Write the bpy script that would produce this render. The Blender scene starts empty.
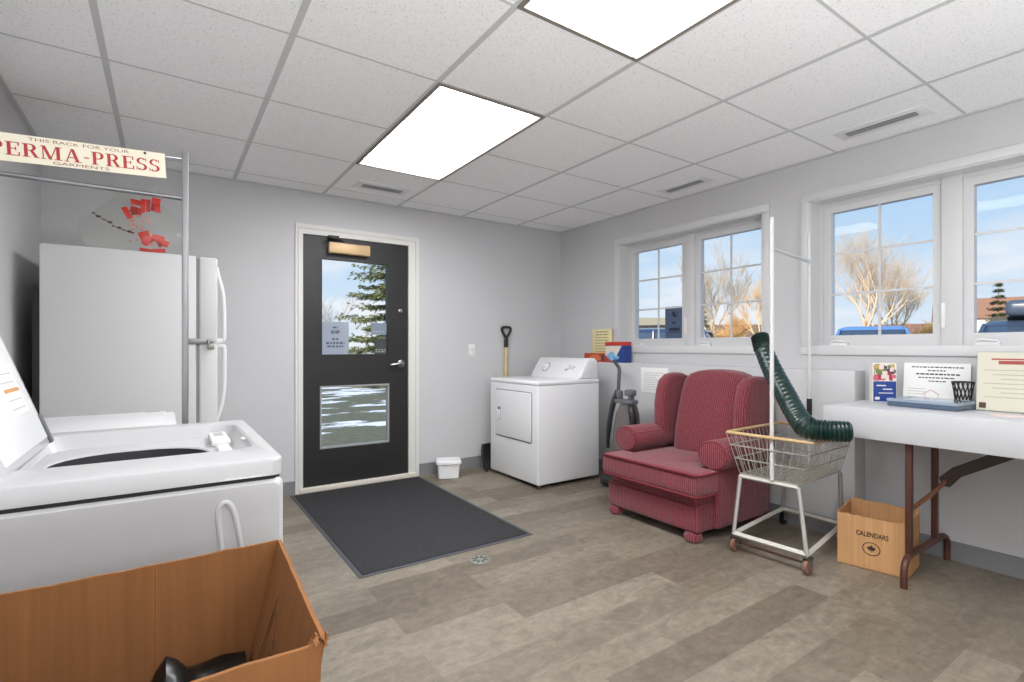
import bpy, bmesh, math, random
from mathutils import Vector, Matrix
random.seed(7)
PI = math.pi
S = bpy.context.scene
COL = S.collection

# ------------------------------------------------------------------ camera
cam_d = bpy.data.cameras.new('camera'); cam = bpy.data.objects.new('camera', cam_d); COL.objects.link(cam)
cam.location = (0, 0, 1.11); cam.rotation_euler = (PI/2, 0, -0.5958)
cam_d.sensor_width = 36; cam_d.lens = 510.87/1024*36; cam_d.shift_y = 6.33/1024; cam_d.clip_start = 0.02; cam_d.clip_end = 400
S.camera = cam
# ------------------------------------------------------------------ colour management
S.view_settings.view_transform = 'Standard'; S.view_settings.look = 'None'
S.view_settings.gamma = 1; S.view_settings.use_curve_mapping = False
S.view_settings.exposure = 0.19
S.cycles.use_denoising = True
S.cycles.max_bounces = 10; S.cycles.diffuse_bounces = 6; S.cycles.transparent_max_bounces = 24
S.cycles.sample_clamp_indirect = 4.0

def lin(c):
    def f(v):
        v /= 255.0
        return v/12.92 if v <= 0.04045 else ((v+0.055)/1.055)**2.4
    return (f(c[0]), f(c[1]), f(c[2]), 1)

# ------------------------------------------------------------------ world: clear winter sky with low cloud
W = bpy.data.worlds.new('sky'); S.world = W; W.use_nodes = True
nt = W.node_tree; nt.nodes.clear()
def N(nt, t, **k):
    n = nt.nodes.new(t)
    for a, b in k.items(): setattr(n, a, b)
    return n
def L(nt, a, b): nt.links.new(a, b)
out = N(nt, 'ShaderNodeOutputWorld'); bg = N(nt, 'ShaderNodeBackground'); tc = N(nt, 'ShaderNodeTexCoord')
sep = N(nt, 'ShaderNodeSeparateXYZ'); L(nt, tc.outputs['Generated'], sep.inputs[0])
rmp = N(nt, 'ShaderNodeValToRGB'); L(nt, sep.outputs['Z'], rmp.inputs[0])
e = rmp.color_ramp.elements
e[0].position = 0.0; e[0].color = lin((226, 236, 246)); e[1].position = 0.6; e[1].color = lin((112, 166, 222))
x = e.new(0.12); x.color = lin((200, 224, 246)); x = e.new(0.32); x.color = lin((160, 203, 242))
mp = N(nt, 'ShaderNodeMapping'); mp.inputs['Scale'].default_value = (2.2, 2.2, 7.5); L(nt, tc.outputs['Generated'], mp.inputs[0])
nz = N(nt, 'ShaderNodeTexNoise'); nz.inputs['Scale'].default_value = 2.0; nz.inputs['Detail'].default_value = 6; L(nt, mp.outputs[0], nz.inputs[0])
cr = N(nt, 'ShaderNodeValToRGB'); cr.color_ramp.elements[0].position = 0.48; cr.color_ramp.elements[1].position = 0.66; L(nt, nz.outputs[0], cr.inputs[0])
fall = N(nt, 'ShaderNodeMapRange'); fall.inputs['From Min'].default_value = 0.08; fall.inputs['From Max'].default_value = 0.24
fall.inputs['To Min'].default_value = 0.85; fall.inputs['To Max'].default_value = 0.06; L(nt, sep.outputs['Z'], fall.inputs['Value'])
mu = N(nt, 'ShaderNodeMath', operation='MULTIPLY'); L(nt, cr.outputs[0], mu.inputs[0]); L(nt, fall.outputs[0], mu.inputs[1])
mx = N(nt, 'ShaderNodeMixRGB'); mx.inputs[2].default_value = lin((244, 246, 250)); L(nt, mu.outputs[0], mx.inputs[0]); L(nt, rmp.outputs[0], mx.inputs[1])
L(nt, mx.outputs[0], bg.inputs[0]); bg.inputs[1].default_value = 0.9; L(nt, bg.outputs[0], out.inputs[0])

# ------------------------------------------------------------------ sun (low, from behind the building)
sd = bpy.data.lights.new('sun', 'SUN'); sun = bpy.data.objects.new('sun', sd); COL.objects.link(sun)
sd.energy = 6.0; sd.angle = 0.01; sd.color = (1.0, 0.91, 0.78)
sun.rotation_euler = Vector((0.88, 0.10, -0.40)).to_track_quat('-Z', 'Y').to_euler()

# ------------------------------------------------------------------ ceiling lights (their diffusers emit) and an added, unseen fill lamp that brightens the ceiling
PANEL_E = 19.5
CEIL = 2.302
PANELS = [(1.317, 2.69), (1.317, 0.86)]
fd_ = bpy.data.lights.new('ceiling_fill_lamp', 'AREA'); fl_ = bpy.data.objects.new('ceiling_fill_lamp', fd_); COL.objects.link(fl_)
fd_.shape = 'DISK'; fd_.size = 0.6; fd_.energy = 114; fd_.color = (0.97, 0.98, 1.0)
fl_.location = (0.5, -0.9, 0.5); fl_.rotation_euler = (PI+math.radians(9), 0, 0)

# ================================================================== helpers
FR = {}       # frame (location, rotz) of each thing root
class MB:
    """collects shapes in world coordinates into one mesh"""
    def __init__(s): s.bm = bmesh.new(); s.mats = [0]
    def _merge(s, b, mi=0):
        me = bpy.data.meshes.new('tmp'); b.to_mesh(me); b.free()
        n = len(s.bm.faces); s.bm.from_mesh(me); bpy.data.meshes.remove(me)
        s.bm.faces.ensure_lookup_table()
        for f in s.bm.faces[n:]: f.material_index = mi
    def box(s, x0, x1, y0, y1, z0, z1, r=0, seg=2, mi=0, M=None):
        b = bmesh.new(); bmesh.ops.create_cube(b, size=1)
        for v in b.verts:
            v.co = Vector(((x0+x1)/2+v.co.x*(x1-x0), (y0+y1)/2+v.co.y*(y1-y0), (z0+z1)/2+v.co.z*(z1-z0)))
        if r: bmesh.ops.bevel(b, geom=b.edges[:], offset=r, segments=seg, profile=0.5, affect='EDGES')
        if M is not None: b.transform(M)
        s._merge(b, mi); return s
    def tube(s, pts, r, n=8, mi=0, closed=False, cap=True):
        pts = [Vector(p) for p in pts]; m = len(pts); b = bmesh.new(); rings = []
        rs = r if isinstance(r, (list, tuple)) else [r]*m
        ref = None
        for i, p in enumerate(pts):
            if closed: d = pts[(i+1) % m]-pts[i-1]
            else: d = pts[min(i+1, m-1)]-pts[max(i-1, 0)]
            d.normalize()
            if ref is None:
                ref = Vector((0, 0, 1)) if abs(d.z) < .9 else Vector((1, 0, 0))
            u = (ref-d*ref.dot(d))
            if u.length < 1e-4: u = d.orthogonal()
            u.normalize(); w = d.cross(u); ref = u
            rings.append([b.verts.new(p+(u*math.cos(2*PI*k/n)+w*math.sin(2*PI*k/n))*rs[i]) for k in range(n)])
        for i in range(m if closed else m-1):
            A, B = rings[i], rings[(i+1) % m]
            for k in range(n): b.faces.new((A[k], A[(k+1) % n], B[(k+1) % n], B[k]))
        if cap and not closed:
            b.faces.new(rings[0][::-1]); b.faces.new(rings[-1])
        bmesh.ops.recalc_face_normals(b, faces=b.faces[:])
        s._merge(b, mi); return s
    def loft(s, loops, mi=0, cap0=True, cap1=True, closed=True):
        b = bmesh.new(); R = [[b.verts.new(p) for p in lp] for lp in loops]; n = len(R[0])
        for A, B in zip(R[:-1], R[1:]):
            for k in range(n if closed else n-1): b.faces.new((A[k], A[(k+1) % n], B[(k+1) % n], B[k]))
        if cap0: b.faces.new(R[0][::-1])
        if cap1: b.faces.new(R[-1])
        bmesh.ops.recalc_face_normals(b, faces=b.faces[:])
        s._merge(b, mi); return s
    def lathe(s, prof, c=(0, 0, 0), axis='z', n=20, mi=0):
        loops = []
        for r, h in prof:
            lp = []
            for k in range(n):
                a = 2*PI*k/n; p, q = r*math.cos(a), r*math.sin(a)
                v = {'z': (p, q, h), 'x': (h, p, q), 'y': (q, h, p)}[axis]
                lp.append(Vector(v)+Vector(c))
            loops.append(lp)
        return s.loft(loops, mi)
    def prism(s, poly, axis, a0, a1, r=0, seg=2, mi=0):
        """poly in the plane normal to axis (x: (y,z); y: (x,z); z: (x,y)), extruded a0..a1"""
        def P(p, a): return {'x': (a, p[0], p[1]), 'y': (p[0], a, p[1]), 'z': (p[0], p[1], a)}[axis]
        b = bmesh.new(); A = [b.verts.new(P(p, a0)) for p in poly]; B = [b.verts.new(P(p, a1)) for p in poly]; n = len(poly)
        for k in range(n): b.faces.new((A[k], A[(k+1) % n], B[(k+1) % n], B[k]))
        fa = b.faces.new(A[::-1]); fb = b.faces.new(B)
        bmesh.ops.recalc_face_normals(b, faces=b.faces[:])
        if r: bmesh.ops.bevel(b, geom=list(set(list(fa.edges)+list(fb.edges))), offset=r, segments=seg, profile=0.5, affect='EDGES')
        s._merge(b, mi); return s
    def quad(s, pts, mi=0):
        b = bmesh.new(); b.faces.new([b.verts.new(p) for p in pts]); s._merge(b, mi); return s
    def ball(s, c, r, mi=0, sc=(1, 1, 1), u=12, v=8):
        b = bmesh.new(); bmesh.ops.create_uvsphere(b, u_segments=u, v_segments=v, radius=r)
        for w in b.verts: w.co = Vector((w.co.x*sc[0]+c[0], w.co.y*sc[1]+c[1], w.co.z*sc[2]+c[2]))
        s._merge(b, mi); return s
    def mesh(s, me, M=None, mi=0):
        b = bmesh.new(); b.from_mesh(me)
        if M is not None: b.transform(M)
        s._merge(b, mi); return s
    def build(s, name, mats, parent=None, base=None, rotz=0, smooth=35, **props):
        me = bpy.data.meshes.new(name)
        if parent is not None: fr = FR[parent.name]
        else:
            fr = (Vector(base) if base else Vector((0, 0, 0)), rotz)
        M = (Matrix.Translation(fr[0]) @ Matrix.Rotation(fr[1], 4, 'Z')).inverted()
        s.bm.transform(M)
        s.bm.to_mesh(me); s.bm.free()
        for p in me.polygons: p.use_smooth = True
        me.set_sharp_from_angle(angle=math.radians(smooth))
        for m in (mats if isinstance(mats, (list, tuple)) else [mats]): me.materials.append(m)
        o = bpy.data.objects.new(name, me); COL.objects.link(o)
        if parent is not None: o.parent = parent
        else: o.location = fr[0]; o.rotation_euler = (0, 0, fr[1])
        FR[o.name] = fr
        for k, v in props.items(): o[k] = v
        return o
def thing(name, label, cat, loc, rotz=0, group=None, kind=None):
    o = bpy.data.objects.new(name, None); COL.objects.link(o)
    o.location = loc; o.rotation_euler = (0, 0, rotz); o.empty_display_size = 0.05
    FR[o.name] = (Vector(loc), rotz)
    if label: o['label'] = label
    if cat: o['category'] = cat
    if group: o['group'] = group
    if kind: o['kind'] = kind
    return o
def text_mesh(body, size, align='CENTER', shear=0.0, weight=0.0):
    cu = bpy.data.curves.new('txt', 'FONT'); cu.body = body; cu.size = size; cu.align_x = align; cu.shear = shear; cu.offset = weight
    o = bpy.data.objects.new('txt', cu); COL.objects.link(o)
    dg = bpy.context.evaluated_depsgraph_get(); dg.update()
    me = bpy.data.meshes.new_from_object(o.evaluated_get(dg))
    bpy.data.objects.remove(o); bpy.data.curves.remove(cu)
    return me
def frame(o, ux, uy):
    """matrix taking text x/y to directions ux, uy at origin o"""
    ux = Vector(ux).normalized(); uy = Vector(uy).normalized(); uz = ux.cross(uy)
    M = Matrix.Identity(4)
    for i in range(3): M[i][0] = ux[i]; M[i][1] = uy[i]; M[i][2] = uz[i]; M[i][3] = o[i]
    return M
def rrect(cx, cy, hx, hy, r, n=6):
    pts = []
    for (sx, sy, a0) in ((1, 1, 0), (-1, 1, PI/2), (-1, -1, PI), (1, -1, 1.5*PI)):
        for k in range(n+1):
            a = a0+PI/2*k/n
            pts.append((cx+sx*(hx-r)+r*math.cos(a), cy+sy*(hy-r)+r*math.sin(a)))
    return pts
def smooth_path(pts, n=8):
    pts = [Vector(p) for p in pts]; P = [pts[0]*2-pts[1]]+pts+[pts[-1]*2-pts[-2]]; o = []
    for i in range(1, len(P)-2):
        for k in range(n):
            t = k/n; a, b, c, d = P[i-1:i+3]
            o.append(.5*((2*b)+(c-a)*t+(2*a-5*b+4*c-d)*t*t+(3*b-a-3*c+d)*t**3))
    o.append(pts[-1]); return o

# ================================================================== materials
MC = {}
def mat(name, rgb, rough=0.6, metal=0.0, spec=0.5, var=0.0, vs=30, bump=0.0, bs=200, alpha=None, coat=0):
    if name in MC: return MC[name]
    m = bpy.data.materials.new(name); m.use_nodes = True; t = m.node_tree; p = t.nodes['Principled BSDF']
    p.inputs['Base Color'].default_value = lin(rgb); p.inputs['Roughness'].default_value = rough; p.inputs['Metallic'].default_value = metal
    p.inputs['Specular IOR Level'].default_value = spec; p.inputs['Coat Weight'].default_value = coat
    if var or bump:
        c = N(t, 'ShaderNodeTexCoord')
    if var:
        n = N(t, 'ShaderNodeTexNoise'); n.inputs['Scale'].default_value = vs; n.inputs['Detail'].default_value = 5; L(t, c.outputs['Object'], n.inputs[0])
        r = N(t, 'ShaderNodeMixRGB'); r.inputs[1].default_value = lin([max(0, v*(1-var)) for v in rgb]); r.inputs[2].default_value = lin([min(255, v*(1+var)) for v in rgb])
        L(t, n.outputs[0], r.inputs[0]); L(t, r.outputs[0], p.inputs['Base Color'])
    if bump:
        n2 = N(t, 'ShaderNodeTexNoise'); n2.inputs['Scale'].default_value = bs; n2.inputs['Detail'].default_value = 3; L(t, c.outputs['Object'], n2.inputs[0])
        bp = N(t, 'ShaderNodeBump'); bp.inputs['Strength'].default_value = bump; bp.inputs['Distance'].default_value = 0.002
        L(t, n2.outputs[0], bp.inputs['Height']); L(t, bp.outputs[0], p.inputs['Normal'])
    if alpha is not None: p.inputs['Alpha'].default_value = alpha
    MC[name] = m; return m
def glassmat(name, tint=(1, 1, 1), refl=0.05):
    m = bpy.data.materials.new(name); m.use_nodes = True; t = m.node_tree; t.nodes.clear()
    o = N(t, 'ShaderNodeOutputMaterial'); a = N(t, 'ShaderNodeBsdfTransparent'); a.inputs[0].default_value = (*tint, 1)
    g = N(t, 'ShaderNodeBsdfGlossy'); g.inputs['Roughness'].default_value = 0.01
    lw = N(t, 'ShaderNodeFresnel'); lw.inputs[0].default_value = 1.14
    s = N(t, 'ShaderNodeMixShader'); L(t, lw.outputs[0], s.inputs[0]); L(t, a.outputs[0], s.inputs[1]); L(t, g.outputs[0], s.inputs[2]); L(t, s.outputs[0], o.inputs[0])
    return m

M_wall = mat('wall_paint', (196, 196, 197), 0.85, var=0.015, vs=3, bump=0.08, bs=300)
M_base = mat('baseboard_vinyl', (126, 127, 129), 0.55)
M_trim = mat('white_trim', (208, 208, 208), 0.45)
M_vinyl = mat('window_vinyl', (206, 206, 206), 0.4)
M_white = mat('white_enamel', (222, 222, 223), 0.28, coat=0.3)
M_white2 = mat('white_plastic', (226, 226, 226), 0.4)
M_gap = mat('dark_gap', (40, 40, 42), 0.7)
M_chrome = mat('chrome', (190, 190, 192), 0.22, 1.0)
M_steel = mat('dull_steel', (150, 150, 150), 0.4, 1.0)
M_black = mat('black_plastic', (26, 26, 28), 0.45)
M_rubber = mat('black_rubber', (36, 35, 35), 0.7)
M_grey = mat('grey_plastic', (100, 102, 105), 0.45)
M_paper = mat('white_paper', (236, 236, 233), 0.8)
M_ink = mat('dark_ink', (72, 72, 76), 0.8)
M_glass = glassmat('window_glass')
M_gal = mat('galvanised_tube', (182, 180, 174), 0.35, 0.75)
M_cream = mat('cream_paint', (186, 182, 172), 0.5)
M_tub = mat('tub_grey', (72, 72, 75), 0.4)

def mat_floor():
    m = bpy.data.materials.new('vinyl_plank_floor'); m.use_nodes = True; t = m.node_tree; p = t.nodes['Principled BSDF']
    c = N(t, 'ShaderNodeTexCoord')
    br = N(t, 'ShaderNodeTexBrick'); br.offset = 0.37; br.offset_frequency = 2
    br.inputs['Scale'].default_value = 1.0; br.inputs['Brick Width'].default_value = 1.22; br.inputs['Row Height'].default_value = 0.155
    br.inputs['Mortar Size'].default_value = 0.0006; br.inputs['Mortar Smooth'].default_value = 0.3; br.inputs['Bias'].default_value = -0.1
    br.inputs['Color1'].default_value = lin((136, 128, 116)); br.inputs['Color2'].default_value = lin((102, 93, 82)); br.inputs['Mortar'].default_value = lin((105, 96, 86))
    L(t, c.outputs['Object'], br.inputs['Vector'])
    mp = N(t, 'ShaderNodeMapping'); mp.inputs['Scale'].default_value = (1.8, 4.5, 1); L(t, c.outputs['Object'], mp.inputs[0])
    n1 = N(t, 'ShaderNodeTexNoise'); n1.inputs['Scale'].default_value = 3.0; n1.inputs['Detail'].default_value = 8; n1.inputs['Roughness'].default_value = 0.65; n1.inputs['Distortion'].default_value = 1.6
    L(t, mp.outputs[0], n1.inputs[0])
    n2 = N(t, 'ShaderNodeTexNoise'); n2.inputs['Scale'].default_value = 22; n2.inputs['Detail'].default_value = 7; n2.inputs['Roughness'].default_value = 0.7; L(t, c.outputs['Object'], n2.inputs[0])
    r1 = N(t, 'ShaderNodeValToRGB'); r1.color_ramp.elements[0].position = 0.3; r1.color_ramp.elements[0].color = (0.62, 0.59, 0.55, 1); r1.color_ramp.elements[1].position = 0.72; r1.color_ramp.elements[1].color = (1.18, 1.16, 1.13, 1)
    L(t, n1.outputs[0], r1.inputs[0])
    r2 = N(t, 'ShaderNodeValToRGB'); r2.color_ramp.elements[0].position = 0.35; r2.color_ramp.elements[0].color = (0.76, 0.74, 0.71, 1); r2.color_ramp.elements[1].position = 0.65; r2.color_ramp.elements[1].color = (1.12, 1.12, 1.11, 1)
    L(t, n2.outputs[0], r2.inputs[0])
    a = N(t, 'ShaderNodeMixRGB', blend_type='MULTIPLY'); a.inputs[0].default_value = 0.75; L(t, br.outputs[0], a.inputs[1]); L(t, r1.outputs[0], a.inputs[2])
    b = N(t, 'ShaderNodeMixRGB', blend_type='MULTIPLY'); b.inputs[0].default_value = 0.8; L(t, a.outputs[0], b.inputs[1]); L(t, r2.outputs[0], b.inputs[2])
    L(t, b.outputs[0], p.inputs['Base Color']); p.inputs['Roughness'].default_value = 0.42; p.inputs['Specular IOR Level'].default_value = 0.4
    return m
def mat_ceiling():
    m = bpy.data.materials.new('ceiling_tile'); m.use_nodes = True; t = m.node_tree; p = t.nodes['Principled BSDF']
    c = N(t, 'ShaderNodeTexCoord'); n = N(t, 'ShaderNodeTexNoise'); n.inputs['Scale'].default_value = 140; n.inputs['Detail'].default_value = 3; L(t, c.outputs['Object'], n.inputs[0])
    r = N(t, 'ShaderNodeValToRGB'); r.color_ramp.elements[0].position = 0.30; r.color_ramp.elements[0].color = lin((206, 206, 206)); r.color_ramp.elements[1].position = 0.42; r.color_ramp.elements[1].color = lin((243, 243, 243))
    L(t, n.outputs[0], r.inputs[0]); L(t, r.outputs[0], p.inputs['Base Color']); p.inputs['Roughness'].default_value = 0.9
    bp = N(t, 'ShaderNodeBump'); bp.inputs['Strength'].default_value = 0.15; bp.inputs['Distance'].default_value = 0.003; L(t, r.outputs[0], bp.inputs['Height']); L(t, bp.outputs[0], p.inputs['Normal'])
    return m
def mat_fabric():
    m = bpy.data.materials.new('red_striped_fabric'); m.use_nodes = True; t = m.node_tree; p = t.nodes['Principled BSDF']
    c = N(t, 'ShaderNodeTexCoord'); g = N(t, 'ShaderNodeNewGeometry')
    s1 = N(t, 'ShaderNodeSeparateXYZ'); L(t, c.outputs['Object'], s1.inputs[0]); s2 = N(t, 'ShaderNodeSeparateXYZ'); L(t, g.outputs['True Normal'], s2.inputs[0])
    ab = N(t, 'ShaderNodeMath', operation='ABSOLUTE'); L(t, s2.outputs['Y'], ab.inputs[0])
    gt = N(t, 'ShaderNodeMath', operation='GREATER_THAN'); gt.inputs[1].default_value = 0.75; L(t, ab.outputs[0], gt.inputs[0])
    mx = N(t, 'ShaderNodeMix'); L(t, gt.outputs[0], mx.inputs[0]); L(t, s1.outputs['Y'], mx.inputs[2]); L(t, s1.outputs['X'], mx.inputs[3])
    k = N(t, 'ShaderNodeMath', operation='MULTIPLY'); k.inputs[1].default_value = 2*PI/0.013; L(t, mx.outputs[0], k.inputs[0])
    sn = N(t, 'ShaderNodeMath', operation='SINE'); L(t, k.outputs[0], sn.inputs[0])
    n = N(t, 'ShaderNodeTexNoise'); n.inputs['Scale'].default_value = 90; n.inputs['Detail'].default_value = 4; L(t, c.outputs['Object'], n.inputs[0])
    n3 = N(t, 'ShaderNodeMapRange'); n3.inputs['To Min'].default_value = -1.2; n3.inputs['To Max'].default_value = 1.2; L(t, n.outputs[0], n3.inputs['Value'])
    ad = N(t, 'ShaderNodeMath', operation='ADD'); L(t, sn.outputs[0], ad.inputs[0]); L(t, n3.outputs[0], ad.inputs[1])
    r = N(t, 'ShaderNodeMapRange'); r.inputs['From Min'].default_value = -1.3; r.inputs['From Max'].default_value = 1.3; L(t, ad.outputs[0], r.inputs['Value'])
    cm = N(t, 'ShaderNodeMixRGB'); cm.inputs[1].default_value = lin((80, 27, 37)); cm.inputs[2].default_value = lin((148, 74, 81)); L(t, r.outputs[0], cm.inputs[0])
    L(t, cm.outputs[0], p.inputs['Base Color']); p.inputs['Roughness'].default_value = 0.9; p.inputs['Sheen Weight'].default_value = 0.25; p.inputs['Specular IOR Level'].default_value = 0.2
    bp = N(t, 'ShaderNodeBump'); bp.inputs['Strength'].default_value = 0.25; bp.inputs['Distance'].default_value = 0.002; L(t, ad.outputs[0], bp.inputs['Height']); L(t, bp.outputs[0], p.inputs['Normal'])
    return m
def mat_card(name, rgb, axis='Z', freq=5):
    m = bpy.data.materials.new(name); m.use_nodes = True; t = m.node_tree; p = t.nodes['Principled BSDF']
    c = N(t, 'ShaderNodeTexCoord'); mp = N(t, 'ShaderNodeMapping'); mp.inputs['Scale'].default_value = (40, 40, 1.2); L(t, c.outputs['Object'], mp.inputs[0])
    n = N(t, 'ShaderNodeTexNoise'); n.inputs['Scale'].default_value = 2; n.inputs['Detail'].default_value = 5; L(t, mp.outputs[0], n.inputs[0])
    r = N(t, 'ShaderNodeMixRGB'); r.inputs[1].default_value = lin([v*0.86 for v in rgb]); r.inputs[2].default_value = lin([min(255, v*1.1) for v in rgb]); L(t, n.outputs[0], r.inputs[0])
    L(t, r.outputs[0], p.inputs['Base Color']); p.inputs['Roughness'].default_value = 0.85; p.inputs['Specular IOR Level'].default_value = 0.2
    bp = N(t, 'ShaderNodeBump'); bp.inputs['Strength'].default_value = 0.2; bp.inputs['Distance'].default_value = 0.003; L(t, n.outputs[0], bp.inputs['Height']); L(t, bp.outputs[0], p.inputs['Normal'])
    return m
def mat_ground():
    m = bpy.data.materials.new('winter_lawn'); m.use_nodes = True; t = m.node_tree; p = t.nodes['Principled BSDF']
    c = N(t, 'ShaderNodeTexCoord')
    n = N(t, 'ShaderNodeTexNoise'); n.inputs['Scale'].default_value = 9; n.inputs['Detail'].default_value = 9; n.inputs['Roughness'].default_value = 0.7; L(t, c.outputs['Object'], n.inputs[0])
    g = N(t, 'ShaderNodeMixRGB'); g.inputs[1].default_value = lin((66, 70, 58)); g.inputs[2].default_value = lin((138, 138, 120)); L(t, n.outputs[0], g.inputs[0])
    mp = N(t, 'ShaderNodeMapping'); mp.inputs['Scale'].default_value = (0.55, 1.1, 1); mp.inputs['Location'].default_value = (0.35, 0.9, 0); L(t, c.outputs['Object'], mp.inputs[0])
    n2 = N(t, 'ShaderNodeTexNoise'); n2.inputs['Scale'].default_value = 0.9; n2.inputs['Detail'].default_value = 7; n2.inputs['Roughness'].default_value = 0.62; L(t, mp.outputs[0], n2.inputs[0])
    r = N(t, 'ShaderNodeValToRGB'); r.color_ramp.elements[0].position = 0.52; r.color_ramp.elements[1].position = 0.56; L(t, n2.outputs[0], r.inputs[0])
    s = N(t, 'ShaderNodeMixRGB'); s.inputs[2].default_value = lin((232, 236, 242)); L(t, r.outputs[0], s.inputs[0]); L(t, g.outputs[0], s.inputs[1])
    L(t, s.outputs[0], p.inputs['Base Color']); p.inputs['Roughness'].default_value = 0.95; p.inputs['Specular IOR Level'].default_value = 0.1
    return m
M_floor = mat_floor(); M_ceil = mat_ceiling(); M_fab = mat_fabric()
M_card = mat_card('cardboard_dark', (140, 94, 57)); M_card2 = mat_card('cardboard_light', (196, 150, 104)); M_cardraw = mat_card('cardboard_edge', (206, 164, 116))

# ================================================================== the room shell
XL, XR, YB, YF = -0.618, 3.40, 4.115, -2.6
def struct(o): o['kind'] = 'structure'; return o
struct(MB().box(XL-.2, XR+.2, YF-.2, YB+.2, -0.12, 0).build('floor', M_floor))
# ceiling panel + T-bar grid, open where the light fixtures sit
gx = [-0.818+.61*i for i in range(1, 8)]; gy = [0.8602+.61*j for j in range(-6, 6)]
cb = MB()
PX0, PX1 = 1.012, 1.622
cb.box(XL-.2, PX0, YF-.2, YB+.2, CEIL, CEIL+.1); cb.box(PX1, XR+.2, YF-.2, YB+.2, CEIL, CEIL+.1)
ys = [YF-.2]
for px, py in sorted(PANELS, key=lambda q: q[1]): ys += [py-.61, py+.61]
ys.append(YB+.2)
for k in range(0, len(ys), 2): cb.box(PX0, PX1, ys[k], ys[k+1], CEIL, CEIL+.1)
ceil = struct(cb.build('ceiling', M_ceil))
M_tbar = mat('ceiling_grid_shaded_metal', (196, 196, 196), 0.5)  # grid grey, darkened to stand in for shadow gaps along the tees
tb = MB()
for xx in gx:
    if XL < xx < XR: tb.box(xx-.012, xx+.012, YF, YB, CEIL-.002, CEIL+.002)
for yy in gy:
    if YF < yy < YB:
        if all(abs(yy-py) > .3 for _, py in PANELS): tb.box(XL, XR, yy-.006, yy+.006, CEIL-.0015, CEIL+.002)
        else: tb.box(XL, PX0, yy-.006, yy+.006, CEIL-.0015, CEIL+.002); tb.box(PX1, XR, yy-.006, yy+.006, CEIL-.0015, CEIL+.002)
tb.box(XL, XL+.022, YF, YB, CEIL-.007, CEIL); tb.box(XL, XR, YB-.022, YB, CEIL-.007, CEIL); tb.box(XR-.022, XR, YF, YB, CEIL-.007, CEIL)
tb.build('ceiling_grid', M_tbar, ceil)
struct(MB().box(XL-.2, XR+.4, YF-.2, YB+.4, CEIL+.22, CEIL+.5).build('roof', mat('roof_grey', (90, 90, 90), 0.9)))
# walls
struct(MB().box(XL-.2, XL, YF-.2, YB+.2, 0, CEIL+.22).build('wall_left', M_wall))
struct(MB().box(XL-.2, XR+.2, YF-.2, YF, 0, CEIL+.22).build('wall_front', M_wall))
DX0, DX1, DZ = 0.809, 1.812, 2.052
struct(MB().box(XL-.2, DX0, YB, YB+.2, 0, CEIL+.22).box(DX1, XR+.2, YB, YB+.2, 0, CEIL+.22).box(DX0, DX1, YB, YB+.2, DZ, CEIL+.22).build('wall_back', M_wall))
W1 = (1.89, 3.335); W2 = (0.216, 1.682); WZ = (1.064, 2.089)   # outer edges of the casings
c_ = 0.05
def hole(w): return (w[0]+c_, w[1]-c_)
wr = MB()
TH = 0.26
edges = [YF-.2, hole(W2)[0], hole(W2)[1], hole(W1)[0], hole(W1)[1], YB+.2]
for k in (0, 2, 4): wr.box(XR, XR+TH, edges[k], edges[k+1], 0, CEIL+.22)
for w in (W1, W2):
    a, b = hole(w)
    wr.box(XR, XR+TH, a, b, 0, WZ[0]+c_); wr.box(XR, XR+TH, a, b, WZ[1]-c_, CEIL+.22)
BX, BY, BZ = 3.262, 1.318, 0.975
wr.box(BX, XR, BY, YB, 0, BZ, 0.004)
struct(wr.build('wall_right', M_wall))
# baseboards
bh, bt = 0.10, 0.008
struct(MB().box(XL, DX0, YB-bt, YB, 0, bh).box(DX1, BX, YB-bt, YB, 0, bh).build('baseboard_back', M_base))
struct(MB().box(BX-bt, BX, BY-bt, YB, 0, bh).box(BX-bt, XR, BY-bt, BY, 0, bh).box(XR-bt, XR, YF, BY, 0, bh).build('baseboard_right', M_base))
struct(MB().box(XL, XL+bt, YF, YB, 0, bh).build('baseboard_left', M_base))

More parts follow.
